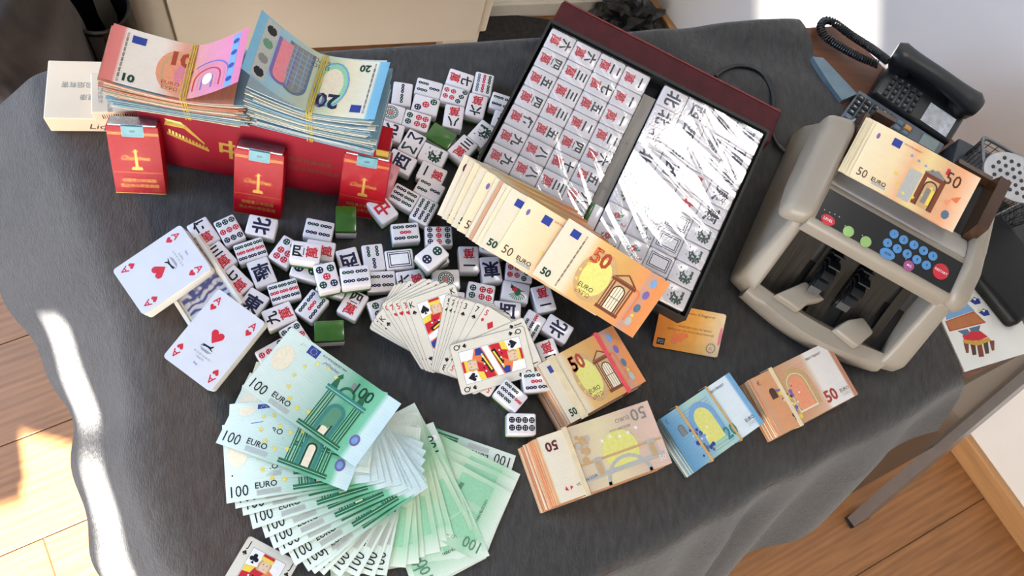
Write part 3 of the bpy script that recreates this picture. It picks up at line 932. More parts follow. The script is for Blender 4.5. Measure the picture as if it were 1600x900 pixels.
def note_print(d):
    q = MB(); m = .001; z = 0; L, W = DIM[d]
    def T(t, s, x, y, c, **k): q.text(t, s * m, x * m, y * m, z + 6e-5, c, **k)
    def Rr(x0, x1, y0, y1, c, dz=0): rect(q, x0 * m, x1 * m, y0 * m, y1 * m, z + dz, c)
    if d == '100f':
        for i in range(7):
            Rr(31, 56, 3 + i * .8, 3.4 + i * .8, 'lgrey')
        T('100', 16.5, 5, 10.5, 'black', align='l', sx=.86)
        T('EURO', 8.8, 30, 13.2, 'black', align='l', bold=.012)
        q.disc(14 * m, 50 * m, 11 * m, z, 'cream', 16, ry=15 * m)
        for i in range(9):
            a = radians(60 + i * 30); star(q, (60 + 25 * cos(a)) * m, (42 + 27 * sin(a)) * m, 3.4 * m, z + 5e-5, 'yellow' if i > 4 else 'lyellow')
        # baroque gateway
        for x in (74, 80, 108, 114):
            Rr(x, x + 4, 8, 50, 'green', 2e-5); Rr(x + 1.4, x + 2.2, 8, 50, 'mint', 4e-5)
        arch(q, 96 * m, 8 * m, 22 * m, 36 * m, 4 * m, z + 2e-5, 'teal', 'mgreen')
        arch(q, 96 * m, 8 * m, 12 * m, 26 * m, 2 * m, z + 4e-5, 'dgreen', 'cream')
        Rr(70, 120, 50, 56, 'teal', 2e-5); Rr(70, 120, 52, 53, 'mint', 4e-5); Rr(68, 122, 3, 8, 'green', 2e-5); Rr(68, 122, 5, 5.7, 'mint', 4e-5)
        for x in (77, 111):
            q.poly([((x - 4) * m, 56 * m), ((x + 4) * m, 56 * m), ((x + 1) * m, 66 * m), ((x + 3) * m, 69 * m), (x * m, 73 * m), ((x - 3) * m, 68 * m)], z + 2e-5, 'green')
        arch(q, 94 * m, 56 * m, 20 * m, 9 * m, 3 * m, z + 2e-5, 'green')
        T('100', 19, 108, 68, 'dgreen', sx=.9, bold=.012)
        Rr(92, 97, 62, 72, 'grey', 1e-5)
        q.poly([(30 * m, 69 * m), (43 * m, 69 * m), (43 * m, 79 * m), (30 * m, 79 * m)], z + 3e-5, 'blue')
        for i in range(10):
            star(q, (36.5 + 3.4 * cos(i * .63)) * m, (74 + 3.4 * sin(i * .63)) * m, .7 * m, z + 6e-5, 'yellow')
        T('BCE ECB EZB EKT EKP', 3.2, 47, 77, 'navy', align='l')
        T('JMTrichet', 5, 52, 71, 'purple', align='l', shear=.4)
        q.disc(130 * m, 22 * m, 5.4 * m, z + 3e-5, 'purple', 14, ry=6.6 * m); q.disc(130 * m, 22 * m, 3.2 * m, z + 6e-5, 'lblue', 12, ry=4.2 * m)
        for i in range(3):
            q.poly([((20 + i * 3) * m, (72 + i) * m), ((21 + i * 3) * m, (72 + i) * m), ((22 + i * 3) * m, (77 - i) * m)], z + 3e-5, 'lgreen')
    elif d == '100b':
        Rr(20, 60, 6, 30, 'mint'); arch(q, 75 * m, 16 * m, 46 * m, 24 * m, 5 * m, z + 2e-5, 'mgreen', 'mint')
        Rr(20, 128, 38, 44, 'mint', 3e-5)
        for i in range(6): star(q, (40 + i * 11) * m, (56 + 5 * sin(i)) * m, 3 * m, z + 4e-5, 'white')
        T('100', 17, 16, 70, 'mgreen', align='c', sx=.9, bold=.01); T('100', 17, 124, 12, 'dgreen', align='c', sx=.9, bold=.01)
        q.disc(95 * m, 62 * m, 9 * m, z + 2e-5, 'lgreen', 10, ry=6 * m); T('EURO ΕΥΡΩ', 6, 36, 71, 'mgreen', align='l')
        T('U05227819841', 4.4, 70, 74, 'grey', align='l'); T('U05227819841', 4.4, 22, 20, 'black', align='l', ang=1.57)
        Rr(128, 133, 2, 80, 'white', 1e-5)
    elif d == '50n':
        for i in range(10):
            T('BCE ECB', 2.6, 29.5, 8 + i * 6.4, 'dbrown', ang=1.57)
        T('50', 12, 6, 10.5, 'dgreen', align='l', bold=.035); Rr(11, 22, 61, 70, 'blue', 3e-5)
        q.disc(63 * m, 36 * m, 23 * m, z + 1e-5, 'tan', 22, ry=31 * m); q.disc(63 * m, 36 * m, 17 * m, z + 2e-5, 'lyellow', 20, ry=24 * m)
        T('50', 25, 57, 58.5, 'rust', bold=.035, sx=.95); T('5', 25, 49.6, 58.5, 'orange', bold=.02, sx=.95)
        for i in range(6):
            a = radians(110 + i * 32); star(q, (63 + 20 * cos(a)) * m, (33 + 21 * sin(a)) * m, 2.6 * m, z + 8e-5, 'yellow')
        Rr(80, 110, 8, 12, 'brown', 3e-5); Rr(81, 86, 12, 46, 'brown', 3e-5); Rr(104, 109, 12, 46, 'brown', 3e-5); Rr(82.5, 84, 12, 46, 'tan', 5e-5); Rr(105.5, 107, 12, 46, 'tan', 5e-5)
        Rr(86, 104, 12, 46, 'tan', 3e-5); arch(q, 95 * m, 12 * m, 16 * m, 32 * m, 1.6 * m, z + 6e-5, 'dbrown', 'cream')
        for x in (91.5, 95, 98.5): Rr(x - .35, x + .35, 13, 42, 'brown', 9e-5)
        Rr(88, 102, 27, 27.8, 'brown', 9e-5); Rr(79, 111, 46, 49.5, 'brown', 3e-5)
        q.poly([(79 * m, 50 * m), (111 * m, 50 * m), (95 * m, 60 * m)], z + 3e-5, 'brown'); q.poly([(84 * m, 51 * m), (106 * m, 51 * m), (95 * m, 58 * m)], z + 5e-5, 'tan')
        arch(q, 113 * m, 12 * m, 12 * m, 38 * m, 2.4 * m, z + 2e-5, 'orange')
        T('EURO', 7.6, 60, 21, 'dbrown', bold=.01); T('ΕΥΡΩ', 7.2, 60, 13, 'brown')
        for i, (y, c) in enumerate(((66, 'lblue'), (50, 'purple'), (32, 'steel'), (14, 'lgrey'))):
            q.disc(124 * m, y * m, 4 * m, z + 4e-5, c, 10, ry=5.4 * m)
        q.disc(124 * m, 22 * m, 2 * m, z + 8e-5, 'yellow', 8)
    elif d == '50o':
        T('50', 15, 6, 12, 'dbrown', align='l', sx=.9); T('EURO', 7.4, 25, 11, 'black', align='l', bold=.008); Rr(27, 45, 5, 8, 'lgrey')
        Rr(27, 38, 60, 70, 'blue', 3e-5); T('BCE ECB EZB EKT', 3, 41, 69, 'rust', align='l')
        q.disc(9 * m, 62 * m, 2 * m, z + 2e-5, 'purple', 10, ry=4 * m)
        for i in range(6):
            a = radians(200 + i * 30); star(q, (70 + 24 * cos(a)) * m, (40 + 27 * sin(a)) * m, 3 * m, z + 6e-5, 'yellow')
        for i in range(4): star(q, (55 + i * 10) * m, (60 - i * 1.5) * m, 2.6 * m, z + 5e-5, 'lblue' if i < 3 else 'steel')
        Rr(60, 76, 6, 46, 'lgrey', 1e-5)
        Rr(78, 83, 8, 46, 'brown', 3e-5); Rr(100, 106, 8, 46, 'brown', 3e-5); Rr(78, 106, 46, 51, 'brown', 3e-5); arch(q, 92 * m, 8 * m, 18 * m, 36 * m, 2 * m, z + 4e-5, 'dbrown', 'tan'); Rr(88, 94, 14, 34, 'grey', 7e-5); Rr(95, 99, 14, 34, 'yellow', 7e-5)
        q.poly([(76 * m, 51 * m), (108 * m, 51 * m), (92 * m, 59 * m)], z + 3e-5, 'grey')
        T('50', 23, 112, 58, 'dbrown', sx=.9, bold=.006); Rr(100, 104, 60, 68, 'red', 1e-5)
        q.poly([(120 * m, 36 * m), (128 * m, 34 * m), (130 * m, 44 * m), (125 * m, 41 * m)], z + 3e-5, 'orange'); q.poly([(112 * m, 30 * m), (119 * m, 25 * m), (121 * m, 36 * m)], z + 3e-5, 'salmon')
        q.disc(122 * m, 15 * m, 5 * m, z + 3e-5, 'steel', 9, ry=5.8 * m)
    elif d == '50r':
        T('50', 15, 12, 63, 'maroon', bold=.03, ang=pi); T('50', 20, 123, 66, 'grey', ang=pi, bold=.01); T('EURO', 7, 102, 66, 'grey', ang=pi)
        q.disc(88 * m, 34 * m, 22 * m, z + 2e-5, 'lyellow', 24, ry=23 * m)
        for i in range(5): star(q, (70 + i * 11) * m, (50 + 2 * sin(i * 2)) * m, 3 * m, z + 6e-5, 'white')
        for i in range(14):
            random.seed(i + 5); x, y = 38 + random.uniform(0, 20), 30 + random.uniform(0, 34)
            q.disc(x * m, y * m, random.uniform(2.5, 5.5) * m, z + 3e-5 + i * 1e-6, ('tan', 'lgrey', 'tan')[i % 3], 7)
        Rr(36, 136, 12, 17, 'lgrey', 4e-5)
        for x in (52, 120): Rr(x, x + 10, 12, 34, 'lgrey', 5e-5); Rr(x + 2, x + 8, 14, 30, 'tan', 7e-5)
        arch(q, 88 * m, 4 * m, 56 * m, 24 * m, 4 * m, z + 3e-5, 'lgrey'); Rr(34, 138, 30, 33, 'tan', 3e-5)
        T('V53119412228', 4.4, 24, 13, 'black', align='l', ang=.12); T('V53119412228', 4.4, 82, 57, 'grey', align='l')
        q.poly([(10 * m, 12 * m), (14 * m, 10 * m), (12 * m, 16 * m)], z + 3e-5, 'red'); q.poly([(16 * m, 10 * m), (20 * m, 13 * m), (17 * m, 15 * m)], z + 3e-5, 'red')
        T('50', 9, 132, 10, 'white')
    elif d in ('50s', '20s'):
        k = L / .140; B = d == '20s'
        def X(a): return a * k
        for i in range(16):
            Rr(X(4), X(84), (5 + i * 4.1) * k, (5.7 + i * 4.1) * k, 'lblue' if B else 'salmon', 1e-5)
        arch(q, X(60) * m, 12 * m, 46 * k * m, 56 * k * m, 7 * m, z + 2e-5, 'lblue' if B else 'tan', 'mint' if B else 'cream')
        arch(q, X(60) * m, 14 * m, 30 * k * m, 46 * k * m, 3 * m, z + 5e-5, 'lyellow' if B else 'tan', 'lyellow' if B else 'salmon')
        arch(q, X(20) * m, 42 * k * m, 10 * m, 14 * m, 1.4 * m, z + 5e-5, 'steel' if B else 'dbrown', 'grey' if B else 'dbrown')
        for i in range(26):
            random.seed(i + (40 if B else 9)); x, y = random.gauss(38, 6), random.uniform(8, 52) * k
            q.disc(X(x) * m, y * m, random.uniform(1.2, 3.4) * m, z + 7e-5 + i * 1e-6, ('blue', 'lblue', 'steel')[i % 3] if B else ('dbrown', 'yellow', 'purple')[i % 3], 6)
        for i in range(4): star(q, X(30 + i * 9) * m, (30 + 6 * cos(i * 2)) * k * m, 2 * m, z + 12e-5, 'white')
        T('20' if B else '50', 21, X(86 if B else 100), 15, 'teal' if B else 'rust', bold=.03); T('EURO', 6.2, X(124), 14, 'navy' if B else 'dbrown', bold=.006)
        T('ΕΥΡΩ', 5, X(124), 8, 'lgrey'); T('PB0517004437', 4.6, X(106), 68 * k, 'navy' if B else 'dbrown'); T('€', 8, X(7), 68 * k, 'steel' if B else 'brown')
    elif d == '20n':
        for i in range(9): T('BCE ECB', 2.6, 14, 8 + i * 6.6, 'navy', ang=1.57)
        T('20', 11.5, 24, 10, 'dgreen', bold=.04); Rr(17, 28, 56, 65, 'blue', 3e-5)
        q.disc(54 * m, 34 * m, 18 * m, z + 1e-5, 'lblue', 20, ry=28 * m); q.disc(54 * m, 34 * m, 16.4 * m, z + 2e-5, 'mint', 20, ry=26 * m); q.disc(54 * m, 34 * m, 12 * m, z + 3e-5, 'cream', 18, ry=20 * m)
        T('20', 24, 54, 55, 'navy', bold=.035); T('0', 24, 61.5, 55, 'purple', bold=.02)
        arch(q, 90 * m, 6 * m, 26 * m, 56 * m, 3 * m, z + 3e-5, 'steel', 'grey'); arch(q, 103 * m, 10 * m, 20 * m, 50 * m, 3 * m, z + 4e-5, 'purple', 'pink')
        for i in range(7): Rr(79, 101, 12 + i * 6, 12.8 + i * 6, 'lblue', 7e-5)
        for x in (84, 90, 96): Rr(x - .4, x + .4, 8, 56, 'lblue', 8e-5)
        T('EURO', 7, 70, 16, 'dbrown'); T('ΕΥΡΩ', 6.4, 70, 9, 'brown')
        Rr(114, 126, 2, 70, 'lgrey', 2e-5)
        for y, c in ((62, 'black'), (46, 'grey'), (28, 'mgreen'), (12, 'black')): q.disc(120 * m, y * m, 4.6 * m, z + 5e-5, c, 8, ry=5.4 * m)
    elif d == '10n':
        for i in range(9): T('BCE ECB', 2.6, 14, 7 + i * 6.2, 'dbrown', ang=1.57)
        T('10', 12, 23, 9, 'dgreen', bold=.045); Rr(18, 30, 51, 60, 'blue', 3e-5)
        q.disc(62 * m, 30 * m, 19 * m, z + 1e-5, 'salmon', 22, ry=26 * m); q.disc(63 * m, 30 * m, 16 * m, z + 2e-5, 'tan', 22, ry=23 * m); q.disc(64 * m, 29 * m, 14.6 * m, z + 3e-5, 'salmon', 20, ry=21 * m); q.disc(68 * m, 27 * m, 9 * m, z + 4e-5, 'pink', 18, ry=14 * m)
        T('10', 22, 64, 46, 'rust', bold=.05); T('EURO', 6.4, 58, 15, 'rust', bold=.006); T('ΕΥΡΩ', 5.6, 58, 9, 'brown')
        for i in range(5):
            q_r = 22 - i * 4; arch(q, 92 * m, 8 * m, q_r * 2 * m, (q_r + 12) * m, 1.6 * m, z + (3 + i * 2) * 1e-5, ('purple', 'pink', 'red', 'pink', 'purple')[i])
        q.disc(92 * m, 20 * m, 5 * m, z + 14e-5, 'cream', 12, ry=7 * m); Rr(112, 119, 1, 65, 'lblue', 2e-5)
        for y in (10, 26, 42, 56): q.disc(115.5 * m, y * m, 3.2 * m, z + 5e-5, 'blue', 8)
    bm = bmesh.new(); vv = [bm.verts.new(v) for v in q.v]
    for f, mi in zip(q.f, q.m):
        try:
            bf = bm.faces.new([vv[k] for k in f]); bf.material_index = mi
        except ValueError:
            pass
    for k in range(1, 24):
        bmesh.ops.bisect_plane(bm, geom=list(bm.verts) + list(bm.edges) + list(bm.faces), plane_co=(L * k / 24, 0, 0), plane_no=(1, 0, 0))
    bm.verts.index_update()
    q.v = [v.co.copy() for v in bm.verts]; q.f = [tuple(v.index for v in f.verts) for f in bm.faces]; q.m = [f.material_index for f in bm.faces]
    bm.free()
    return q


_np = {}


def note_mesh(d, zf=None, nx=22, plain=False, flip=False, lift=.00022, L=None, W=None, yf=None):
    """one sheet with its print; zf(u, v) in 0..1 gives the bend"""
    if d not in _np:
        _np[d] = note_print(d)
    L0, W0 = DIM[d]; L = L or L0; W = W or W0
    pm_ = uvmat('paper_' + d, PAPER[d])
    q = MB(); vs = []; fs = []; ny = 4
    for j in range(ny + 1):
        for i in range(nx + 1):
            vs.append((L0 * i / nx, W0 * j / ny, 0))
    for j in range(ny):
        for i in range(nx):
            a = j * (nx + 1) + i; fs.append((a, a + 1, a + nx + 2, a + nx + 1))
    q.add(vs, fs, pm_)
    if not plain:
        p = _np[d]
        o = len(q.v)
        for v in p.v: q.v.append(Vector((v.x, v.y, v.z + lift)))
        for f, mi in zip(p.f, p.m):
            q.f.append(tuple(o + k for k in f)); q.m.append(q.mi(p.mats[mi]))
    uv = [(v.x / L0, v.y / W0) for v in q.v]

    def fn(p):
        u, v = p.x / L0, p.y / W0
        if flip:
            u, v = 1 - u, 1 - v
        z = zf(u, v) if zf else 0
        return (u * L - L / 2, v * W - W / 2, p.z + z)
    q.map(fn)
    return q.mesh('banknote', 60, uv)


def place_bl(u, v, du, dv, z, L, W):
    """centre and yaw of a sheet whose bottom-left corner is at a pixel, bottom edge along (du, dv)"""
    a = at(u, v, z); yw = yaw_of(u, v, du, dv, z)
    ex = Vector((cos(yw), sin(yw))); ey = Vector((-ex.y, ex.x))
    return a + ex * L / 2 + ey * W / 2, yw


# ---- fan of hundreds (bottom to top): pixel of the bottom-left corner, direction of the bottom edge in degrees (picture, down positive)
HUND = [
    ('100b', 640, 884, -97, 1), ('100f', 806, 712, 199, 3), ('100b', 760, 872, -115, 2), ('100b', 813, 741, 206, 3), ('100b', 806, 750, 204, 3), ('100b', 765, 868, -113, 2),
    ('100b', 800, 770, 208, 3), ('100b', 752, 858, -111, 2), ('100b', 745, 815, -118, 2), ('100b', 738, 822, -117, 2),
    ('100b', 712, 848, -106, 2), ('100b', 700, 852, -103, 2), ('100b', 688, 862, -101, 2), ('100b', 664, 870, -96, 2), ('100b', 655, 880, -94, 2), ('100b', 634, 887, -84, 1),
    ('100f', 604, 900, -79, 1), ('100f', 585, 902, -70, 1), ('100f', 560, 903, -62, 1), ('100f', 532, 902, -54, 1), ('100f', 506, 899, -46, 1), ('100f', 492, 897, -40, 1), ('100f', 482, 893, -35, 1),
    ('100f', 462, 884, -31, 1), ('100f', 440, 868, -26.5, 1), ('100f', 428, 858, -24, 1), ('100f', 415, 841, -21.5, 1), ('100f', 395, 827, -17, 1), ('100f', 380, 806, -13, 1),
    ('100f', 368, 795, -10.5, 1), ('100f', 354, 787, -8, 1), ('100f', 354, 753, -2.5, 1), ('100b', 356, 720, 6, 1), ('100f', 337, 692, 21, 1), ('100f', 361, 678, 14.5, 1), ('100f', 381, 611, 35.5, 1),
]
OW = 'first second third fourth fifth sixth seventh eighth ninth tenth eleventh twelfth thirteenth fourteenth fifteenth sixteenth seventeenth eighteenth nineteenth twentieth'.split()
HL = ['topmost hundred euro note of the fan, lying across the others', 'hundred euro note just under the topmost one of the fan', 'hundred euro note sticking out farthest towards the card decks']
nH = len(HUND)
for i, (d, u, v, an, side) in enumerate(HUND):
    ztop = .004 + .0009 * i
    L, W = DIM[d]
    ze = .0032 + .00035 * i
    a = radians(an)
    c, yw = place_bl(u, v, 60 * cos(a), 60 * sin(a), ze, L, W)
    if i == nH - 1:
        zf = lambda s, t, k=ztop, e=ze: k + .004 * s * s + .002 * (t - .5) ** 2 + .003 * max(0, s - .85) ** 1 * 4
    else:
        w1 = random.uniform(-.0006, .0006)
        zf = lambda s, t, k=ztop, e=ze, w1=w1: e + (k - e) * (1 - (1 - min(1, s * 1.25)) ** 2) + w1 * sin(s * 6)
    me = note_mesh(d, zf)
    o = link('banknote', me, None, (c.x, c.y, TZ), yw)
    lab = 'green hundred euro note fanned out in the loose pile on the cloth'
    if i == nH - 1: lab = 'topmost green hundred euro note, lying across the whole fan'
    elif i == nH - 2: lab = 'green hundred euro note directly under the topmost one of the fan'
    elif i == nH - 3: lab = 'green hundred euro note reaching farthest out towards the card decks'
    elif i == 1: lab = 'hundred euro note at the fan end nearest the eight-circle tile'
    elif d == '100b' and i < 16: lab = 'hundred euro note showing its reverse, %s layer up from the cloth' % OW[i]
    elif i >= 16: lab = 'hundred euro note in the fan, %s below the topmost one' % OW[nH - 2 - i]
    tag(o, lab, 'banknote', 'fan of hundred euro notes')

# ---- fan of fifties beside the case
F50 = [(0, '50r'), (.05, '50n'), (.10, '50o'), (.15, '50n'), (.21, '50o'), (.30, '50n'), (.335, '50s'), (.37, '50n'), (.41, '50o'), (.45, '50n'), (.60, '50o'), (1.0, '50n')]
for i, (t, d) in enumerate(F50):
    z0 = .0035 + .0011 * i + (.024 if t < .0 else 0)
    bx, by = 683 + (831 - 683) * t, 335 + (422 - 335) * t + 12 * sin(pi * min(1, t * 1.2)) * .6
    an = 25 + 7.5 * min(1, t * 1.4)
    a = radians(an); L, W = DIM[d]
    zf = lambda s, v_, k=i, fr=(t == 1): .0016 * k + .0012 * sin(s * pi) + (.006 if fr else 0)
    zbot = lambda x: .046 - .006 * (x - 683) / 148 if x < 831 else .040 - .014 * min(1, (x - 831) / 132)
    bx2, by2 = bx + 157 * cos(a), by + 157 * sin(a)
    p0 = at3(bx, by, zbot(bx)); p1 = at3(bx2, by2, zbot(bx2))
    ex = (p1 - p0).normalized(); hn = Vector((-ex.y, ex.x, 0)).normalized(); FTI = radians(33); ey = hn * cos(FTI) + Vector((0, 0, sin(FTI)))
    ey = (ey - ex * ey.dot(ex)).normalized()
    M50 = frame3(p0 + ex * L / 2 + ey * W / 2, ex, ey)
    me = note_mesh(d, zf)
    tag(link('banknote', me, None, M=M50),
        'front orange fifty euro note lying over the fan beside the tile case' if t == 1 else 'orange fifty euro note in the fan, %s below its front note' % OW[len(F50) - 2 - i], 'banknote', 'fan of fifty euro notes')


# ---- bundles
def tint(k, cols):
    return mat('stack_edge_%s_%d' % (cols, k), EDGE[cols][k % len(EDGE[cols])], rough=.75, var=.1, scale=30, stretch=(1, 1, 400))


EDGE = {'50': [(232, 210, 176), (214, 168, 124), (238, 222, 196), (196, 140, 100), (228, 196, 156), (222, 150, 110)],
        '20': [(150, 176, 184), (214, 210, 190), (120, 152, 168), (224, 216, 196), (136, 168, 184), (200, 204, 196)],
        '10': [(214, 204, 176), (126, 160, 176), (222, 150, 120), (228, 216, 190), (150, 176, 184), (206, 190, 160)]}


def bundle(label, corners, H, d, cols, N, skew, bands, cat='banknote bundle', bandc=None, sag=.0):
    c, yw, w, h = rect_px(corners, H)
    o = empty('banknote_bundle', label, cat, (c.x, c.y, TZ + .0028), yw, 'banded bundles of banknotes on the cloth')
    t = H / N
    for i in range(N):
        k = i / (N - 1)
        dx = -skew * (1 - k) ** .8 + random.uniform(-.0007, .0007); dy = random.uniform(-.0006, .0006) - .002 * (1 - k)
        q = MB(); q.box(-w / 2 + dx, w / 2 + dx * .5 + random.uniform(-.0012, .0006), -h / 2 + dy, h / 2 + dy, i * t, (i + .94) * t, tint(random.randrange(6), cols))
        q.map(lambda p: (p.x, p.y, p.z - sag * (1 - p.z / H) * 0 - sag * max(0, -p.x / w - .2) * (p.z / H)))
        q.build('banknote', o)
    zf = lambda s, v_: H + .0004 - sag * max(0, .3 - s)
    link('top_banknote', note_mesh(d, zf, L=w, W=h), o)
    for (x, m_, bw) in bands:
        bx = -w / 2 + w * x
        q = MB(); e = .0012
        for (y0, y1, z0, z1) in ((-h / 2 - e, h / 2 + e, H + .0004, H + .0012), (-h / 2 - e - .0008, -h / 2 - e, 0, H + .0012), (h / 2 + e, h / 2 + e + .0008, 0, H + .0012)):
            q.box(bx - bw / 2, bx + bw / 2, y0, y1, z0, z1, m_)
        q.build('rubber_band' if bw < .005 else 'paper_band', o)
    return o


PB = mat('band_cream', (226, 206, 166), rough=.6, var=.04); RBD = mat('band_red', (226, 60, 80), rough=.5, var=.04); OB = mat('band_ochre', (206, 160, 90), rough=.5, var=.06)
bundle('thick bundle of new fifty euro notes with a pink-red strip', [(839, 568), (953.6, 514.2), (1012.2, 595.3), (889, 662)], .026, '50n', '50', 13, .011, [(.17, PB, .009), (.765, RBD, .0045)])
bundle('thickest bundle of old fifty euro notes showing the yellow map side', [(837.3, 679.5), (1006.2, 634.4), (1056.7, 727.5), (872.9, 780.9)], .030, '50r', '50', 15, .018, [(.235, PB, .006)])
bundle('blue bundle of twenty euro notes with two rubber bands', [(1022, 650.6), (1138, 593), (1199.2, 664.1), (1083.6, 728.8)], .020, '20s', '20', 11, .006, [(.24, OB, .0028), (.66, OB, .0024)])
bundle('bundle of fifty euro notes lying closest to the counting machine', [(1167.2, 585.8), (1288.8, 544.9), (1346.8, 617.8), (1217, 674.8)], .022, '50s', '50', 12, .009, [(.25, PB, .005)])


# ================================================================== cigarette cartons, packs, big stacks
REDC = mat('pack_red', (176, 10, 28), rough=.5, var=.04, scale=20, spec=.12)
REDD = mat('carton_red', (142, 14, 34), rough=.45, var=.05, scale=20, coat=.08, spec=.25)
BEIC = mat('carton_beige', (232, 206, 176), rough=.5, var=.02, scale=20)
# carton standing on its long edge
ca = at(263.5, 259); cd = (at(529, 310) - ca).normalized(); CYAW = atan2(cd.y, cd.x)
CL, CH, CD = .262, .092, .048
co = ca - cd * .026
CTILT = radians(16)
carton = empty('cigarette_carton', 'long red cigarette carton standing on edge under the banknote stacks', 'carton', M=Matrix.Translation((co.x, co.y, TZ + .003)) @ Matrix.Rotation(CYAW, 4, 'Z') @ Matrix.Rotation(-CTILT, 4, 'X'))
mb = MB(); mb.rbox(0, CL, 0, CD, 0, CH, .0012, REDD, seg=1); mb.build('box', carton)
MF = Matrix(((1, 0, 0, 0), (0, 0, 1, -.0003), (0, 1, 0, 0), (0, 0, 0, 1)))      # (x, z) plane of the front face
mb = MB()
g = 'gold'
def gx(x): return .030 + (x - .035) * .72
mb.poly([(gx(.035), .052), (gx(.098), .036), (gx(.098), .040), (gx(.035), .056)], 0, g, MF)
for i in range(12):
    x = .038 + i * .005; y = .0535 - (x - .035) * .25
    mb.poly([(gx(x), y + .002), (gx(x + .003), y + .0015), (gx(x + .003), y + .007 - i * .0003), (gx(x), y + .008 - i * .0003)], 0, 'lyellow' if i < 5 else g, MF)
mb.poly([(gx(.032), .066), (gx(.062), .066), (gx(.092), .046), (gx(.092), .049), (gx(.064), .072), (gx(.036), .074)], 0, g, MF)
mb.poly([(gx(.034), .076), (gx(.058), .075), (gx(.068), .068), (gx(.04), .070)], 0, 'lyellow', MF)
mb.text('中', .030, .100, .045, 0, g, M=MF, bold=.03)
mb2 = MB(); mb2.text('吸烟有害健康', .0085, .190, .052, 0, 'brown', M=MF); mb2.text('请勿在禁烟场所吸烟', .0075, .190, .038, 0, 'brown', M=MF); mb2.v = [Vector((p.x, -.0004, p.z)) for p in mb2.v]; mb2.build('warning_print', carton); mb.text('CHINA TOBACCO', .0055, .085, .020, 0, 'brown', M=MF)
mb.v = [Vector((p.x, -.0004, p.z)) for p in mb.v]
mb.build('print', carton)
mb = MB(); mb.box(CL - .001, CL + .014, .004, CD - .004, .030, CH - .004, REDC); mb.box(CL, CL + .0145, .003, .0042, .028, CH - .002, 'gold'); mb.build('end_flap', carton)
mb = MB()
FILM = bpy.data.materials.new('pink_film'); FILM.use_nodes = True
nt = FILM.node_tree; p_ = nt.nodes['Principled BSDF']; p_.inputs['Base Color'].default_value = lin((190, 110, 118)); p_.inputs['Roughness'].default_value = .15; p_.inputs['Alpha'].default_value = .72
nzf = nt.nodes.new('ShaderNodeTexNoise'); nzf.inputs['Scale'].default_value = 60; bpf = nt.nodes.new('ShaderNodeBump'); bpf.inputs['Strength'].default_value = .3
nt.links.new(nzf.outputs[0], bpf.inputs['Height']); nt.links.new(bpf.outputs[0], p_.inputs['Normal'])
mb.add([(CL + .002, .0, .03), (CL + .024, -.012, .028), (CL + .030, .010, .062), (CL + .014, .004, .074), (CL + .002, .002, .05)], [(0, 1, 2, 3, 4)], FILM)
mb.build('film_flap', carton)['label'] = 'torn pink translucent film'

# three packs leaning on the carton
PACKL = ['red cigarette pack leaning at the carton end beside the beige carton', 'red cigarette pack leaning on the middle of the red carton', 'red cigarette pack leaning between the red carton and loose tiles']
CLEARF = bpy.data.materials.new('clear_film'); CLEARF.use_nodes = True
nt = CLEARF.node_tree; nt.nodes.clear()
o_ = nt.nodes.new('ShaderNodeOutputMaterial'); t_ = nt.nodes.new('ShaderNodeBsdfTransparent'); g_ = nt.nodes.new('ShaderNodeBsdfGlossy'); m_ = nt.nodes.new('ShaderNodeMixShader')
fr = nt.nodes.new('ShaderNodeFresnel'); fr.inputs[0].default_value = 1.55; nz_ = nt.nodes.new('ShaderNodeTexNoise'); nz_.inputs['Scale'].default_value = 120; b_ = nt.nodes.new('ShaderNodeBump'); b_.inputs['Strength'].default_value = .12; b_.inputs['Distance'].default_value = .002
nt.links.new(nz_.outputs[0], b_.inputs['Height']); nt.links.new(b_.outputs[0], g_.inputs['Normal']); g_.inputs['Roughness'].default_value = .06
mu = nt.nodes.new('ShaderNodeMath'); mu.operation = 'MULTIPLY'; mu.inputs[1].default_value = .12
mu.inputs[0].default_value = .09; nt.links.new(mu.outputs[0], m_.inputs[0]); nt.links.new(t_.outputs[0], m_.inputs[1]); nt.links.new(g_.outputs[0], m_.inputs[2]); nt.links.new(m_.outputs[0], o_.inputs[0])
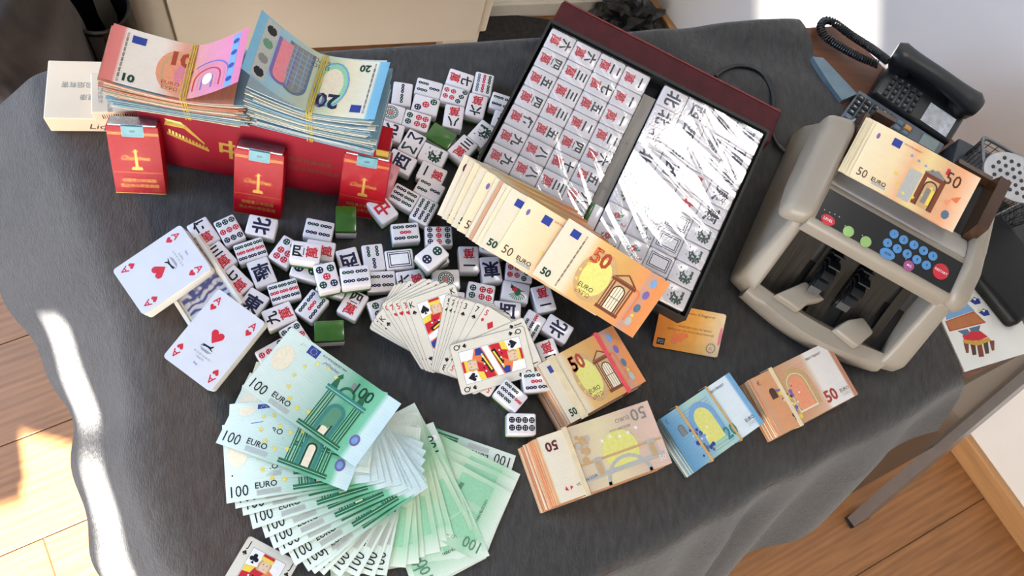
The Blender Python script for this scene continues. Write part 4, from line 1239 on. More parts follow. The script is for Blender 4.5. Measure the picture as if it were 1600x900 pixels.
for i, (bl, br, al) in enumerate((((185, 303), (258, 306), 58), ((365, 333), (438, 345), 58), ((530, 335), (592, 347), 62))):
    a, b = at(*bl), at(*br); dx = (b - a).normalized(); nrm = Vector((-dx.y, dx.x)); w = (.0545, .0545, .0535)[i]
    mid = (a + b) / 2; al = radians(al)
    ex = Vector((dx.x, dx.y, 0)); ey = Vector((nrm.x * cos(al), nrm.y * cos(al), sin(al)))
    M = frame3((mid.x, mid.y, TZ + .0035), ex, ey)
    pk = empty('cigarette_pack', PACKL[i], 'cigarette pack', M=M, group='red cigarette packs leaning on the carton')
    h = .0865; t = .022
    mb = MB(); mb.rbox(-w / 2, w / 2, 0, h, -t, 0, .0016, REDC, seg=2); mb.build('box', pk, smooth=40)
    mb = MB(); z = 8e-5
    for y in (h - .0085, h - .0105): mb.poly([(-w / 2 + .001, y), (w / 2 - .001, y), (w / 2 - .001, y + .0007), (-w / 2 + .001, y + .0007)], z, 'gold')
    mb.poly([(-w / 2 + .001, .028), (w / 2 - .001, .028), (w / 2 - .001, .0283), (-w / 2 + .001, .0283)], z, 'gold')
    mb.poly([(-w / 2, 0), (w / 2, 0), (w / 2, .0008), (-w / 2, .0008)], z, 'gold')
    mb.poly([(-.0016, .034), (.0016, .034), (.0012, .058), (-.0012, .058)], z, 'gold'); mb.poly([(-.006, .0315), (.006, .0315), (.005, .0355), (-.005, .0355)], z, 'gold'); mb.poly([(-.004, .054), (.0045, .0555), (.003, .0565), (-.003, .0555)], z, 'gold')
    mb.text('Chunghwa', .0085, 0, .047, z + 2e-5, 'gold', shear=.45, sx=.85)
    mb.text('劝阻青少年吸烟', .0052, 0, .0175, z, 'gold'); mb.text('禁止中小学生吸烟', .0052, 0, .0105, z, 'gold')
    mb.build('print', pk)
    mb = MB(); mb.box(-.0115, .0115, h - .013, h + .0004, -.0002, .0002, mat('tax_stamp', (70, 150, 160), rough=.4, var=.06)); mb.box(-.0115, .0115, h - .0002, h + .0004, -.012, .0002, mat('tax_stamp', (70, 150, 160)))
    for (x0, x1, y0, y1) in ((-.0095, .0095, -.0110, -.0104), (-.0095, -.0088, -.0110, -.001), (.0088, .0095, -.0110, -.001), (-.003, .003, -.0075, -.0045)):
        mb.poly([(x0, h + y0), (x1, h + y0), (x1, h + y1), (x0, h + y1)], .00026, 'steel')
    mb.build('seal', pk)['label'] = 'teal tax seal over the top'
    mb = MB(); mb.rbox(-w / 2 + .002, w / 2 - .002, h - .001, h + .0015, -t + .002, -.0012, .0006, mat('foil', (200, 200, 205), rough=.25, metal=.9, var=.1, scale=300, bump=.5, bscale=500), seg=1); mb.build('foil_top', pk)
    # cellophane stays a hair above the print
    mb = MB(); n = 8
    vs = [(-w / 2 + w * a_ / n, h * b_2 / n, .0006 + .0002 * sin(a_ * 2.1 + b_2 * 1.3)) for b_2 in range(n + 1) for a_ in range(n + 1)]
    mb.add(vs, [(r_ * (n + 1) + c_, r_ * (n + 1) + c_ + 1, (r_ + 1) * (n + 1) + c_ + 1, (r_ + 1) * (n + 1) + c_) for r_ in range(n) for c_ in range(n)], CLEARF); mb.build('wrapper', pk, smooth=80)

# beige carton lying flat with a beige pack on it
bf = at(80, 206, .002); bt = at(77, 104, .03)
BYAW = yaw_of(80, 206, 100, 1, 0)
bei = empty('beige_carton', 'flat beige cigarette carton at the back corner of the cloth', 'carton', (bf.x, bf.y, TZ + .003), BYAW)
BW, BD, BH = .104, .076, .030
mb = MB(); mb.rbox(0, BW, 0, BD, 0, BH, .0015, BEIC); mb.build('box', bei)
mb = MB(); z = BH + .0001
mb.text('吸烟有害', .0085, .033, .044, z, 'grey', ang=pi); mb.text('健康', .0085, .045, .028, z, 'grey', ang=pi)
MF2 = Matrix(((1, 0, 0, 0), (0, 0, 1, -.00015), (0, 1, 0, 0), (0, 0, 0, 1)))
mb.build('top_print', bei); mb = MB(); mb.text('Liqun', .016, .062, .013, 0, 'dbrown', shear=.35, M=MF2); mb.v = [Vector((p.x, -.0002 if p.y < .01 else p.y, p.z)) for p in mb.v]
mb.build('front_print', bei)
P0 = at(143, 180, .05)
bpk = empty('beige_pack', 'small beige cigarette pack lying on the beige carton', 'cigarette pack', (P0.x, P0.y + .001, TZ + .003 + BH + .0004), BYAW + radians(4))
mb = MB(); mb.rbox(0, .086, 0, .052, 0, .020, .0015, BEIC); mb.build('box', bpk)
mb = MB(); z = .0201
for i, tx in enumerate(('本公司提示', '请勿在禁烟场所吸烟', '吸烟有害健康')):
    mb.text(tx, .0058, .010 + i * .009, .026, z, 'grey', ang=radians(-88))
for i in range(16):
    random.seed(i); wv_ = random.choice((.0006, .0009, .0014)); x = .010 + i * .0024
    mb.add([(x, -.0002, .006), (x + wv_, -.0002, .006), (x + wv_, -.0002, .015), (x, -.0002, .015)], [(0, 1, 2, 3)], 'black')
mb.build('print', bpk)


# the two tall banded stacks on the carton
def tall_stack(label, pl, pr_, zb, D, N, thick, cols, d, topf, bandx, seed, flare=.010, edge_tilt=0, flip=False):
    random.seed(seed)
    a, b = at(*pl, zb), at(*pr_, zb); ex = (b - a).normalized(); w = (b - a).length; yw = atan2(ex.y, ex.x)
    ey = Vector((-ex.y, ex.x)); c = (a + b) / 2 + ey * D / 2
    o = empty('banknote_stack', label, 'banknote stack', (c.x, c.y, TZ + zb), yw, 'tall rubber-banded stacks of banknotes')
    for i in range(N):
        k = i / (N - 1); q = MB(); n = 14; vs = []; fs = []
        dx, dy, rot = random.uniform(-.006, .006), random.uniform(-.003, .003), random.uniform(-.02, .02)
        jw = random.uniform(-.006, .003); wob = random.uniform(-.0012, .0012); ph = random.uniform(0, 6)
        for s_ in range(n + 1):
            u = s_ / n
            e = abs(u - bandx) / max(bandx, 1 - bandx)
            zz = thick * k * (.80 + .20 * e ** 1.2) + flare * (e ** 2) * (k - .35) + wob * sin(u * 9 + ph) * e
            zz -= .006 * e * e * (1 - k) * edge_tilt
            zz = max(zz, k * thick * .5)
            x = (u - .5) * (w + jw) + dx
            for y in (-D / 2, D / 2):
                vs.append((x + rot * y, y + dy + rot * x * .3, zz)); vs.append((x + rot * y, y + dy + rot * x * .3, zz + thick / N * .82))
        for s_ in range(n):
            p = s_ * 4; r_ = p + 4
            fs += [(p + 1, r_ + 1, r_ + 3, p + 3), (p, p + 2, r_ + 2, r_), (p, r_, r_ + 1, p + 1), (p + 2, p + 3, r_ + 3, r_ + 2)]
        fs += [(0, 1, 3, 2), (n * 4, n * 4 + 2, n * 4 + 3, n * 4 + 1)]
        q.add(vs, fs, tint(random.randrange(6), cols)); q.build('banknote', o)
    def tz(s, t):
        e = abs(s - bandx) / max(bandx, 1 - bandx)
        return thick * (.80 + .20 * e ** 1.2) + flare * e * e * .65 + .0035 + topf(s, t)
    link('top_banknote', note_mesh(d, tz, L=w + .002, W=D, flip=flip), o)
    for off in (-.0018, .0012, .0032):
        q = MB(); x = (bandx - .5) * w + off; h2 = D / 2 + .0012; zt = thick * .80 + .0048
        q.tube([(x, -h2, -.001), (x + .0006, -h2, zt * .5), (x, -h2 + .001, zt), (x, 0, zt + .0012), (x, h2 - .001, zt), (x, h2, zt * .5), (x, h2, -.001)], .0007, 6, BAND); q.build('rubber_band', o)
    return o


CTOP = .0935
tall_stack('tallest stack of twenty euro notes with a yellow rubber band on the red carton', (394, 196), (579, 243), CTOP, .072, 44, .070, '20', '20n', lambda s, t: .030 * max(0, .5 - s) ** 1.5 * 3.2, .48, 3, flip=True)
tall_stack('shorter mixed stack topped by a pink ten euro note on the cartons', (176, 166), (384, 199), CTOP - .006, .067, 34, .046, '10', '10n', lambda s, t: .045 * max(0, s - .58) ** 1.2 * 2.6, .56, 8)

# ================================================================== playing cards
def suit(mb, s, x, y, r, z, c, ang=0):
    ca_, sa_ = cos(ang), sin(ang)
    def P(pts): mb.poly([(x + (a * ca_ - b * sa_) * r, y + (a * sa_ + b * ca_) * r) for a, b in pts], z, c)
    def Dd(a, b, rr): mb.disc(x + (a * ca_ - b * sa_) * r, y + (a * sa_ + b * ca_) * r, rr * r, z, c, 12)
    if s == 'd': P([(0, 1), (.72, 0), (0, -1), (-.72, 0)])
    elif s == 'h': P([(0, -1), (.5, -.4), (.93, .18), (.96, .5), (.8, .82), (.45, .92), (.15, .78), (0, .52), (-.15, .78), (-.45, .92), (-.8, .82), (-.96, .5), (-.93, .18), (-.5, -.4)])
    elif s == 's':
        P([(0, 1), (.5, .4), (.9, -.1), (.92, -.4), (.7, -.66), (.38, -.64), (.1, -.42), (.16, -.75), (.36, -1), (-.36, -1), (-.16, -.75), (-.1, -.42), (-.38, -.64), (-.7, -.66), (-.92, -.4), (-.9, -.1), (-.5, .4)])
    else:
        Dd(0, .52, .44); Dd(-.5, -.12, .44); Dd(.5, -.12, .44); P([(.1, .2), (.12, -.6), (.36, -1), (-.36, -1), (-.12, -.6), (-.1, .2)])


CW, CHT = .059, .0885


def card_outline(w, h, r=.0035, n=4):
    pts = []
    for cx, cy_, a0 in ((w / 2 - r, h / 2 - r, 0), (-w / 2 + r, h / 2 - r, pi / 2), (-w / 2 + r, -h / 2 + r, pi), (w / 2 - r, -h / 2 + r, 3 * pi / 2)):
        for i in range(n + 1):
            a = a0 + i * pi / 2 / n; pts.append((cx + r * cos(a), cy_ + r * sin(a)))
    return pts


def card_face(mb, rank, s, z, w=CW, h=CHT, four=True):
    c = 'red' if s in 'hd' else 'black'
    px, py = w / 2 - .0052, h / 2 - .0075
    for sx, sy in ((-1, 1), (1, 1), (1, -1), (-1, -1)):
        an = 0 if sy > 0 else pi
        mb.text(rank, .0098, sx * px, sy * py, z, c, ang=an, bold=.012, sx=.85)
        suit(mb, s, sx * px, sy * (py - .0092), .0026, z, c, an)
    if rank in 'KQJ':
        a, b = w / 2 - .0105, h / 2 - .008
        mb.poly([(-a, -b), (a, -b), (a, b), (-a, b)], z, 'grey'); mb.poly([(-a + .0004, -b + .0004), (a - .0004, -b + .0004), (a - .0004, b - .0004), (-a + .0004, b - .0004)], z + 2e-5, 'white')
        for sg in (1, -1):
            def Q(pts, col, dz): mb.poly([(sg * p * a, sg * q * b) for p, q in pts], z + dz * 1e-5, col)
            Q([(-.95, -.05), (.95, .25), (.95, .5), (.4, .62), (-.5, .55), (-.95, .35)], 'orange', 4)
            Q([(-.95, .0), (-.3, .1), (.2, .5), (-.2, .58), (-.95, .3)], 'red', 6); Q([(-.6, .02), (.5, .22), (.3, .34), (-.7, .14)], 'black', 8); Q([(-.5, .06), (.6, .28), (.55, .33), (-.55, .11)], 'yellow', 9)
            Q([(.45, .2), (.95, .3), (.95, .46), (.55, .5)], 'blue', 8); Q([(-.95, .32), (-.5, .36), (-.4, .56), (-.95, .5)], 'yellow', 8)
            Q([(-.3, .5), (.34, .5), (.4, .72), (.3, .88), (-.2, .88), (-.34, .7)], 'tan', 9); Q([(-.2, .52), (.26, .52), (.3, .68), (.24, .82), (-.12, .82), (-.22, .68)], 'skin', 11)
            Q([(-.3, .8), (.36, .8), (.42, .94), (-.34, .94)], 'yellow', 12); Q([(-.3, .9), (.36, .9), (.36, .98), (-.3, .98)], 'red', 13)
            for ex_ in (-.06, .14): mb.disc(sg * ex_ * a, sg * .71 * b, .0006, z + 14e-5, 'black', 6)
            Q([(0, .59), (.12, .59), (.06, .57)], 'red', 14)
            for k in range(5): mb.disc(sg * (-.5 + k * .22) * a, sg * (.28 + .05 * (k % 2)) * b, .0011, z + 12e-5, ('white', 'black')[k % 2], 6)
            suit(mb, s, sg * -.66 * a, sg * .74 * b, .0052, z + 14e-5, c, 0 if sg > 0 else pi)
    elif rank == 'A':
        suit(mb, s, 0, 0, .0085, z, c)
    else:
        n = int(rank)
        rows = {3: [(0, .6), (0, 0), (0, -.6)], 5: [(-.45, .6), (.45, .6), (0, 0), (-.45, -.6), (.45, -.6)], 7: [(-.45, .6), (.45, .6), (-.45, 0), (.45, 0), (-.45, -.6), (.45, -.6), (0, .3)]}.get(n, [(0, .5), (0, -.5)])
        for p, q in rows:
            suit(mb, s, p * w * .5, q * h * .5, .0056, z, c, 0 if q >= 0 else pi)


_cm = {}


def card_mesh(rank, s):
    if (rank, s) not in _cm:
        q = MB(); q.prism(card_outline(CW, CHT), 0, .00032, mat('card_edge_shade', (150, 142, 130), rough=.6, var=.05)); q.poly(card_outline(CW - .0009, CHT - .0009), .00034, CARDW); card_face(q, rank, s, .00038); _cm[(rank, s)] = q.mesh('playing_card')  # shading between overlapping cards painted as a darker rim
    return _cm[(rank, s)]


SN = {'s': 'spades', 'h': 'hearts', 'd': 'diamonds', 'c': 'clubs'}; RN = {'K': 'king', 'Q': 'queen', 'J': 'jack', 'A': 'ace', '3': 'three', '5': 'five', '7': 'seven'}
# centre pixel, direction of the card's top in the picture
CARDS = [(650, 508, -.88, -.47, '3', 'd', ''), (652, 508, -.85, -.53, '5', 'd', ''), (655, 508, -.81, -.59, '7', 's', ''), (658, 507, -.76, -.65, 'K', 'c', ''), (662, 506, -.56, -.83, 'Q', 'd', ''),
         (668, 507, -.54, -.84, '7', 'h', ''), (675, 509, -.48, -.88, '5', 'h', ''), (684, 511, -.42, -.91, '3', 'h', ''), (692, 513, -.37, -.93, 'K', 's', ''),
         (724, 527, .16, -.98, '5', 's', ''), (729, 530, .20, -.98, '7', 'c', ''), (734, 533, .24, -.97, '5', 'c', ''), (738, 535, .27, -.96, '7', 'd', ''), (742, 537, .30, -.95, '3', 's', ''),
         (754, 543, .40, -.92, '7', 's', ''), (762, 549, .50, -.86, '5', 'd', ''), (778, 556, -.96, .42, 'J', 's', ''), (770, 563, -.97, .26, 'Q', 's', '')]
for i, (u, v, dx, dy, rk, s_, _) in enumerate(CARDS):
    z = .004 + i * .0006
    z0 = z; FT = radians(17)
    for _k in range(4):
        c = at(u, v, z); z = z0 + max(0, (c.y - .205)) * math.tan(FT)
    yw = yaw_of(u, v, dx * 30, dy * 30, z) - pi / 2
    top_ = rk + s_ in ('Qs', 'Js', 'Ks', '3s', '3d')
    lab = {'Qs': 'queen of spades lying on top of the card fan', 'Js': 'jack of spades just under the queen in the card fan', 'Ks': 'king of spades in the middle of the card fan', '3s': 'three of spades in the middle of the card fan', '3d': 'three of diamonds at the outer end of the card fan'}.get(rk + s_) or 'playing card mostly covered by others in the spread fan'
    tag(link('playing_card', card_mesh(rk, s_), None, M=Matrix.Translation((c.x, c.y, TZ + z)) @ Matrix.Rotation(FT, 4, 'X') @ Matrix.Rotation(yw, 4, 'Z')), lab, 'playing card', 'spread fan of playing cards')
c = at(392, 920, .003); yw = yaw_of(392, 920, .5 * 30, -.86 * 30) - pi / 2
tag(link('playing_card', card_mesh('J', 'c'), None, (c.x, c.y, TZ + .003), yw), 'single jack of clubs lying apart below the hundred note fan', 'playing card')


def deck(label, corners, H, zb, tilt=0.0):
    c, yw, w, h = rect_px(corners, H + zb)
    o = empty('card_deck', label, 'card deck', M=Matrix.Translation((c.x, c.y, TZ + zb)) @ Matrix.Rotation(yw, 4, 'Z') @ Matrix.Rotation(tilt, 4, 'X'), group='decks of playing cards')
    mb = MB(); mb.prism(card_outline(w, h, .004), 0, H, CARDE); mb.build('cards', o)
    mb = MB(); mb.prism(card_outline(w, h, .004), H, H + .0004, mat('deck_face', (206, 206, 212), rough=.12, var=.01, coat=.6)); z = H + .0005
    k = w / CW
    for sx, sy in ((-1, 1), (1, 1), (1, -1), (-1, -1)):
        an = 0 if sy > 0 else pi
        mb.text('A', .0115, sx * (w / 2 - .008), sy * (h / 2 - .0105), z, 'red', ang=an, bold=.012); suit(mb, 'h', sx * (w / 2 - .008), sy * (h / 2 - .020), .0036, z, 'red', an)
    suit(mb, 'h', 0, .003, .0078, z, 'red')
    # leaping antelope emblem and lettering
    E = [(-8, -10.5), (-5, -9.2), (-1, -9.0), (2.2, -8.4), (3.6, -6.6), (5.2, -6.4), (4.6, -8.2), (3.6, -10), (6.4, -11.4), (6.8, -12.2), (2.6, -11.2), (0, -10.8), (-3, -11.2), (-6.5, -12.4), (-9, -12.6), (-6, -11.2)]
    mb.poly([(a * .001, b * .001) for a, b in E], z, 'black')
    for i in range(4): mb.poly([((-8 + i) * .001, (-14 - i * .7) * .001), ((7 - i) * .001, (-14 - i * .7) * .001), ((7 - i) * .001, (-14.25 - i * .7) * .001), ((-8 + i) * .001, (-14.25 - i * .7) * .001)], z, 'navy')
    mb.text('M O D I A N O', .0032, 0, -.0205, z, 'grey'); mb.text('TRIESTE', .0028, 0, -.0245, z, 'grey'); mb.text('Italy', .0034, 0, -.031, z, 'blue')
    mb.build('top_card', o)
    return o


dk2 = deck('ace of hearts card deck lying nearer the hundred note fan', [(346.7, 447.7), (416.7, 503.3), (330, 610), (258.3, 550.7)], .018, .014, radians(11))
dk1 = deck('shrink-wrapped ace of hearts deck lying tilted on the open card box', [(225, 492), (183, 418), (291, 346), (331.5, 418)], .020, .016, radians(-12))
# put the wrapped deck's top towards its picture top
# open box with a face-down deck between them
cx_, yw_, w_, h_ = rect_px([(300, 362), (392, 480), (312, 520), (258, 448)], .012)
prt, prb = at3(312, 356, .030), at3(392, 478, .030); eyb = (prt - prb).normalized(); hb = Vector((eyb.y, -eyb.x, 0)); exb = hb * cos(radians(20)) + Vector((0, 0, sin(radians(20))))
MOB = frame3((prt + prb) / 2 - exb * .032 + Vector((0, 0, -.012)), exb, eyb)
obx = empty('card_box', 'open white card box holding a face-down deck with blue backs', 'card box', M=MOB)
WB = mat('box_white', (234, 228, 220), rough=.45, var=.02)
w, h = .064, .096
mb = MB(); mb.box(-w / 2, w / 2, -h / 2, h / 2, 0, .001, WB)
mb.box(-w / 2, -w / 2 + .004, -h / 2, h / 2, 0, .016, WB); mb.box(w / 2 - .004, w / 2, -h / 2, h / 2, 0, .018, WB); mb.box(-w / 2, w / 2, -h / 2, -h / 2 + .001, 0, .014, WB); mb.box(-w / 2, w / 2, h / 2 - .001, h / 2, 0, .014, WB); mb.build('tray', obx)
BB = bpy.data.materials.new('card_back_blue'); BB.use_nodes = True
nt = BB.node_tree; tc = nt.nodes.new('ShaderNodeTexCoord'); vo = nt.nodes.new('ShaderNodeTexVoronoi'); vo.inputs['Scale'].default_value = 150; wv = nt.nodes.new('ShaderNodeTexWave'); wv.wave_type = 'RINGS'; wv.inputs['Scale'].default_value = 45; wv.inputs['Distortion'].default_value = 8
nt.links.new(tc.outputs['Object'], vo.inputs['Vector']); nt.links.new(tc.outputs['Object'], wv.inputs['Vector'])
mt = nt.nodes.new('ShaderNodeMath'); mt.operation = 'MULTIPLY'; nt.links.new(vo.outputs['Distance'], mt.inputs[0]); nt.links.new(wv.outputs[1], mt.inputs[1])
rp = nt.nodes.new('ShaderNodeValToRGB'); rp.color_ramp.elements[0].color = lin((70, 78, 130)); rp.color_ramp.elements[0].position = .05; rp.color_ramp.elements[1].color = lin((206, 200, 206)); rp.color_ramp.elements[1].position = .3
nt.links.new(mt.outputs[0], rp.inputs[0]); nt.links.new(rp.outputs[0], nt.nodes['Principled BSDF'].inputs['Base Color'])
mb = MB(); mb.box(-.0275, .0275, -.046, .046, .001, .0125, CARDE); mb.build('cards', obx)
mb = MB(); mb.box(-.0275, .0275, -.046, .046, .0126, .013, CARDW); mb.poly([(-.025, -.043), (.025, -.043), (.025, .043), (-.025, .043)], .0131, BB); mb.build('top_card', obx)['label'] = 'blue patterned card back'

# ================================================================== residence card
w, h = .084, .0545
q = MB()
CARDO = uvmat('id_card', [(0, (226, 130, 50)), (.3, (230, 150, 60)), (.6, (228, 164, 80)), (.8, (232, 190, 130)), (1, (232, 208, 170))], rough=.25, wave=.05, noise=.1)
pts = card_outline(w, h, .003)
q.prism(pts, 0, .0008, CARDO); z = .0009; m = .001
q.text('Permesso di Soggiorno', .0045, .008, h / 2 - .0065, z, 'dbrown'); q.text('MINISTERO DELL’INTERNO', .0036, .006, .003, z, 'brown'); q.text('DIREZIONE CENTRALE DELLE FINANZE', .0034, .002, -.002, z, 'brown')
q.poly([(-w / 2 + .004, -h / 2 + .004), (-w / 2 + .014, -h / 2 + .004), (-w / 2 + .014, -h / 2 + .012), (-w / 2 + .004, -h / 2 + .012)], z, 'black'); q.text('IPZS', .006, -w / 2 + .009, -h / 2 + .008, z + 5e-5, 'silver', sx=.7)
for i in range(14): q.disc(w / 2 - .011 + .0055 * cos(i * .45), -h / 2 + .010 + .0055 * sin(i * .45), .0011, z, 'grey', 6)
star(q, w / 2 - .011, -h / 2 + .010, .0036, z, 'lgrey')
for i in range(9):
    random.seed(i + 3); q.disc(-.012 + random.uniform(-.012, .014), -.012 + random.uniform(-.006, .007), random.uniform(.002, .005), z - 2e-5 + i * 1e-6, 'orange', 9)
q.disc(w / 2 - .0022, -.001, .0022, z, 'pink', 12, ry=.012); q.poly([(-w / 2 + .001, h / 2 - .014), (-w / 2 + .001, h / 2 - .001), (-w / 2 + .018, h / 2 - .001)], z - 2e-5, 'rust')
for i in range(2): q.text('valida per soggiornare in Italia', .0026, -.004, -h / 2 + .010 - i * .003, z, 'tan')
me = q.mesh('identity_card', None, [((v.x / w + .5), v.y / h + .5) for v in q.v])
p0 = at3(1018.9, 540.7, .004); yw = yaw_of(1018.9, 540.7, 98.5, 17.7, .004); ex = Vector((cos(yw), sin(yw), 0)); CT_ = radians(26); ey = Vector((-sin(yw) * cos(CT_), cos(yw) * cos(CT_), sin(CT_)))
tag(link('identity_card', me, None, M=frame3(p0 + ex * w / 2 + ey * h / 2, ex, ey)), 'orange plastic permit card leaning against the tile case corner', 'card')

# ================================================================== case of boxed tiles
KT = .2
MB_BOX = Matrix.Translation((.3604, .592, TZ + .1036)) @ Matrix.Rotation(-.4249, 4, 'Z') @ Matrix.Rotation(KT, 4, 'X')
PA, PBT, GAP = .0341, .0276, .0186
CASE_R = mat('case_red', (74, 18, 24), rough=.6, spec=.25, var=.12, scale=60, bump=.15, bscale=900)
CASE_K = mat('case_black', (26, 25, 25), rough=.6, var=.1)
case = empty('mahjong_case', 'open dark red case with two blocks of wrapped mahjong tiles', 'case', M=MB_BOX)
X0, X1, Y0, Y1 = -4 * PA - GAP - .004, 4 * PA + .004, -9 * PBT - .004, .005
DEP = .046
mb = MB(); mb.box(X0, X1, Y0, Y1, -DEP, -DEP + .003, CASE_R); mb.build('tray_bottom', case)
for (a, b, c_, d_) in ((X0 - .003, X0, Y0 - .003, Y1 + .003), (X1, X1 + .003, Y0 - .003, Y1 + .003), (X0, X1, Y0 - .003, Y0), (X0, X1, Y1, Y1 + .004)):
    mb = MB(); mb.box(a, b, c_, d_, -DEP, -.001, CASE_K); mb.build('tray_wall', case)
GREYW = mat('grey_board', (150, 144, 136), rough=.55, var=.12, scale=14, stretch=(8, 1, 1))
mb = MB(); mb.box(-GAP + .0012, -.0012, Y0 + .05, -.018, -.02, -.012, GREYW); mb.box(-GAP + .001, -.001, -.018, Y1, -.03, -.022, BLACKM); bb_ = mb.build('divider', case)
for y in (-.085, -.15):
    mb = MB(); mb.cyl(-GAP / 2, y, .0022, -.0118, -.0112, mat('screw', (110, 106, 100), metal=.8, rough=.4), 12); mb.build('screw', bb_)
mb = MB(); mb.rbox(X0 + .0, X1 - .0, -.006, .050, -DEP * 0 - .0, .052, .003, CASE_R)
lid = mb.build('lid', None)
LP = at3(1222, 175, .055)
LQ = at3(880, 0, .055); ld = (LP - LQ).normalized(); ly = Vector((-ld.y, ld.x, 0))
mb = MB(); mb.rbox(0, (LP - LQ).length, -.054, 0, 0, .052, .003, CASE_R, seg=2)
bpy.data.objects.remove(lid)
lidm = frame3((LQ.x, LQ.y, TZ + .003), (ld.x, ld.y, 0))
lid = mb.build('lid', case); lid.matrix_basis = MB_BOX.inverted() @ lidm
mb = MB(); mb.box(.002, (LP - LQ).length - .002, -.002, .0006, .047, .0525, mat('case_highlight', (120, 46, 44), rough=.3, var=.1, metal=.3)); tr2 = mb.build('lid_edge_highlight', lid)  # highlight along the lid's outer edge, painted as a lighter red strip

BTH = .0215
bt_me = tile_meshes(PA - .0006, PBT - .0006, BTH, .0024)
LEFT = [['六', '四', '五', '四', '伍', '九', '九', '八', '七'], ['六', '三', '三', '三', '五', '八', '八', '二', '一'], ['二', '七', '五', '二', '四', '七', '三', '七', '六'], ['一', '一', '一', '二', '六', '五', '八', '八', '九']]
RIGHT = [['C北', 'C北', 'C北', 'C北', 'C中', 'Fr1', 'Fr2', 'Fr3', 'Fr4'], ['C西', 'C西', 'C西', 'C西', 'C中', 'Fg1', 'Fg2', 'Fr3', 'Fg4'], ['C南', 'C南', 'C南', 'C中', 'C中', 'frame', 'frame', 'frame', 'frame'], ['C東', 'C東', 'C南', 'C東', 'C東', 'C發', 'C發', 'C發', 'C發']]
ORD = ['first', 'second', 'third', 'fourth', 'fifth', 'sixth', 'seventh', 'eighth', 'ninth']
for blk in (0, 1):
    for i in range(4):
        for j in range(9):
            kind = 'W' + LEFT[i][j] if blk == 0 else RIGHT[i][j]
            x = (i + .5) * PA - (4 * PA + GAP if blk == 0 else 0); y = -(j + .5) * PBT
            up = 0 if blk == 0 or kind[0] in 'F' else (0 if kind == 'frame' else pi / 2 * 0)
            rz = -pi / 2 if kind[0] in 'WFf' or kind == 'frame' else (-pi / 2 if i % 2 else pi / 2)
            if blk == 1 and kind[0] == 'C': rz = -pi / 2
            M = MB_BOX @ Matrix.Translation((x, y, -BTH)) @ Matrix.Rotation(rz, 4, 'Z')
            col_ = ORD[i] if blk else ORD[3 - i]
            lab = 'boxed %s tile, %s row from lid, %s column from gap, by the %s' % (('red 萬' if kind[0] == 'W' else 'flower' if kind[0] == 'F' else 'frame' if kind == 'frame' else kind[1]), ORD[j], col_, 'tiles' if blk == 0 else 'machine')
            make_tile(kind, M, lab, 'wrapped mahjong tiles in the case', bt_me, BTH, gsc=.98)
# two tiles standing on edge in the gap
g_me = tile_meshes(.033, .021, .0165, .002)
for k, y in enumerate((-.193, -.2275)):
    M = MB_BOX @ Matrix.Translation((-GAP + .0012, y, -.0125)) @ Matrix.Rotation(pi / 2, 4, 'Y')
    make_tile('', M, 'mahjong tile on its side in the case gap, %s from the front' % ('second' if k == 0 else 'first'), 'tiles in the gap of the case', g_me, .0165)

# crinkled clear film over each block
CRF = CLEARF.copy(); CRF.name = 'crinkled_film'
for nd in CRF.node_tree.nodes:
    if nd.type == 'MATH': nd.inputs[1].default_value = 2.0
    if nd.type == 'FRESNEL': nd.inputs[0].default_value = 1.75
    if nd.type == 'TEX_NOISE': nd.inputs['Scale'].default_value = 55; nd.inputs['Detail'].default_value = 3
    if nd.type == 'BUMP': nd.inputs['Strength'].default_value = .05
    if nd.type == 'BSDF_GLOSSY': nd.inputs['Roughness'].default_value = .09
for blk in (0, 1):
    q = MB(); nx, ny = 120, 200; vs = []; fs = []
    xs0 = -4 * PA - GAP if blk == 0 else 0
    random.seed(21 + blk)
    ridges = [(random.uniform(0, 4 * PA), random.uniform(0, 9 * PBT), radians(random.uniform(18, 52) if blk == 0 else random.uniform(5, 45)), random.uniform(.03, .09), random.uniform(.0005, .0011), random.uniform(.0016, .0034)) for _ in range(46 if blk == 0 else 30)]
    for j in range(ny + 1):
        for i in range(nx + 1):
            x, y = 4 * PA * i / nx, 9 * PBT * j / ny
            z = .0008
            for rx, ry, an, ln, hh, wd in ridges:
                dx_, dy_ = x - rx, y - ry
                t_ = dx_ * cos(an) + dy_ * sin(an)
                if abs(t_) < ln:
                    n_ = (-dx_ * sin(an) + dy_ * cos(an)) / wd
                    if abs(n_) < 2.5:
                        z += hh * math.exp(-n_ * n_) * (1 - (t_ / ln) ** 2)
            vs.append((xs0 + x, -y, z))
    for j in range(ny):
        for i in range(nx):
            a = j * (nx + 1) + i; fs.append((a, a + nx + 1, a + nx + 2, a + 1))
    q.add(vs, fs, CRF)
    o = q.build('plastic_wrap', None, M=MB_BOX, smooth=80)
    tag(o, 'clear crinkled film over the tile block by the ' + ('loose tiles' if blk == 0 else 'counting machine'), 'plastic film')

# black cable from behind the lid to the machine
def smooth_path(pts, n=8):
    P = [Vector(p) for p in pts]; out = []
    for i in range(len(P) - 1):
        p0 = P[max(0, i - 1)]; p1 = P[i]; p2 = P[i + 1]; p3 = P[min(len(P) - 1, i + 2)]
        for k in range(n):
            t = k / n
            out.append(.5 * ((2 * p1) + (-p0 + p2) * t + (2 * p0 - 5 * p1 + 4 * p2 - p3) * t * t + (-p0 + 3 * p1 - 3 * p2 + p3) * t ** 3))
    out.append(P[-1]); return out


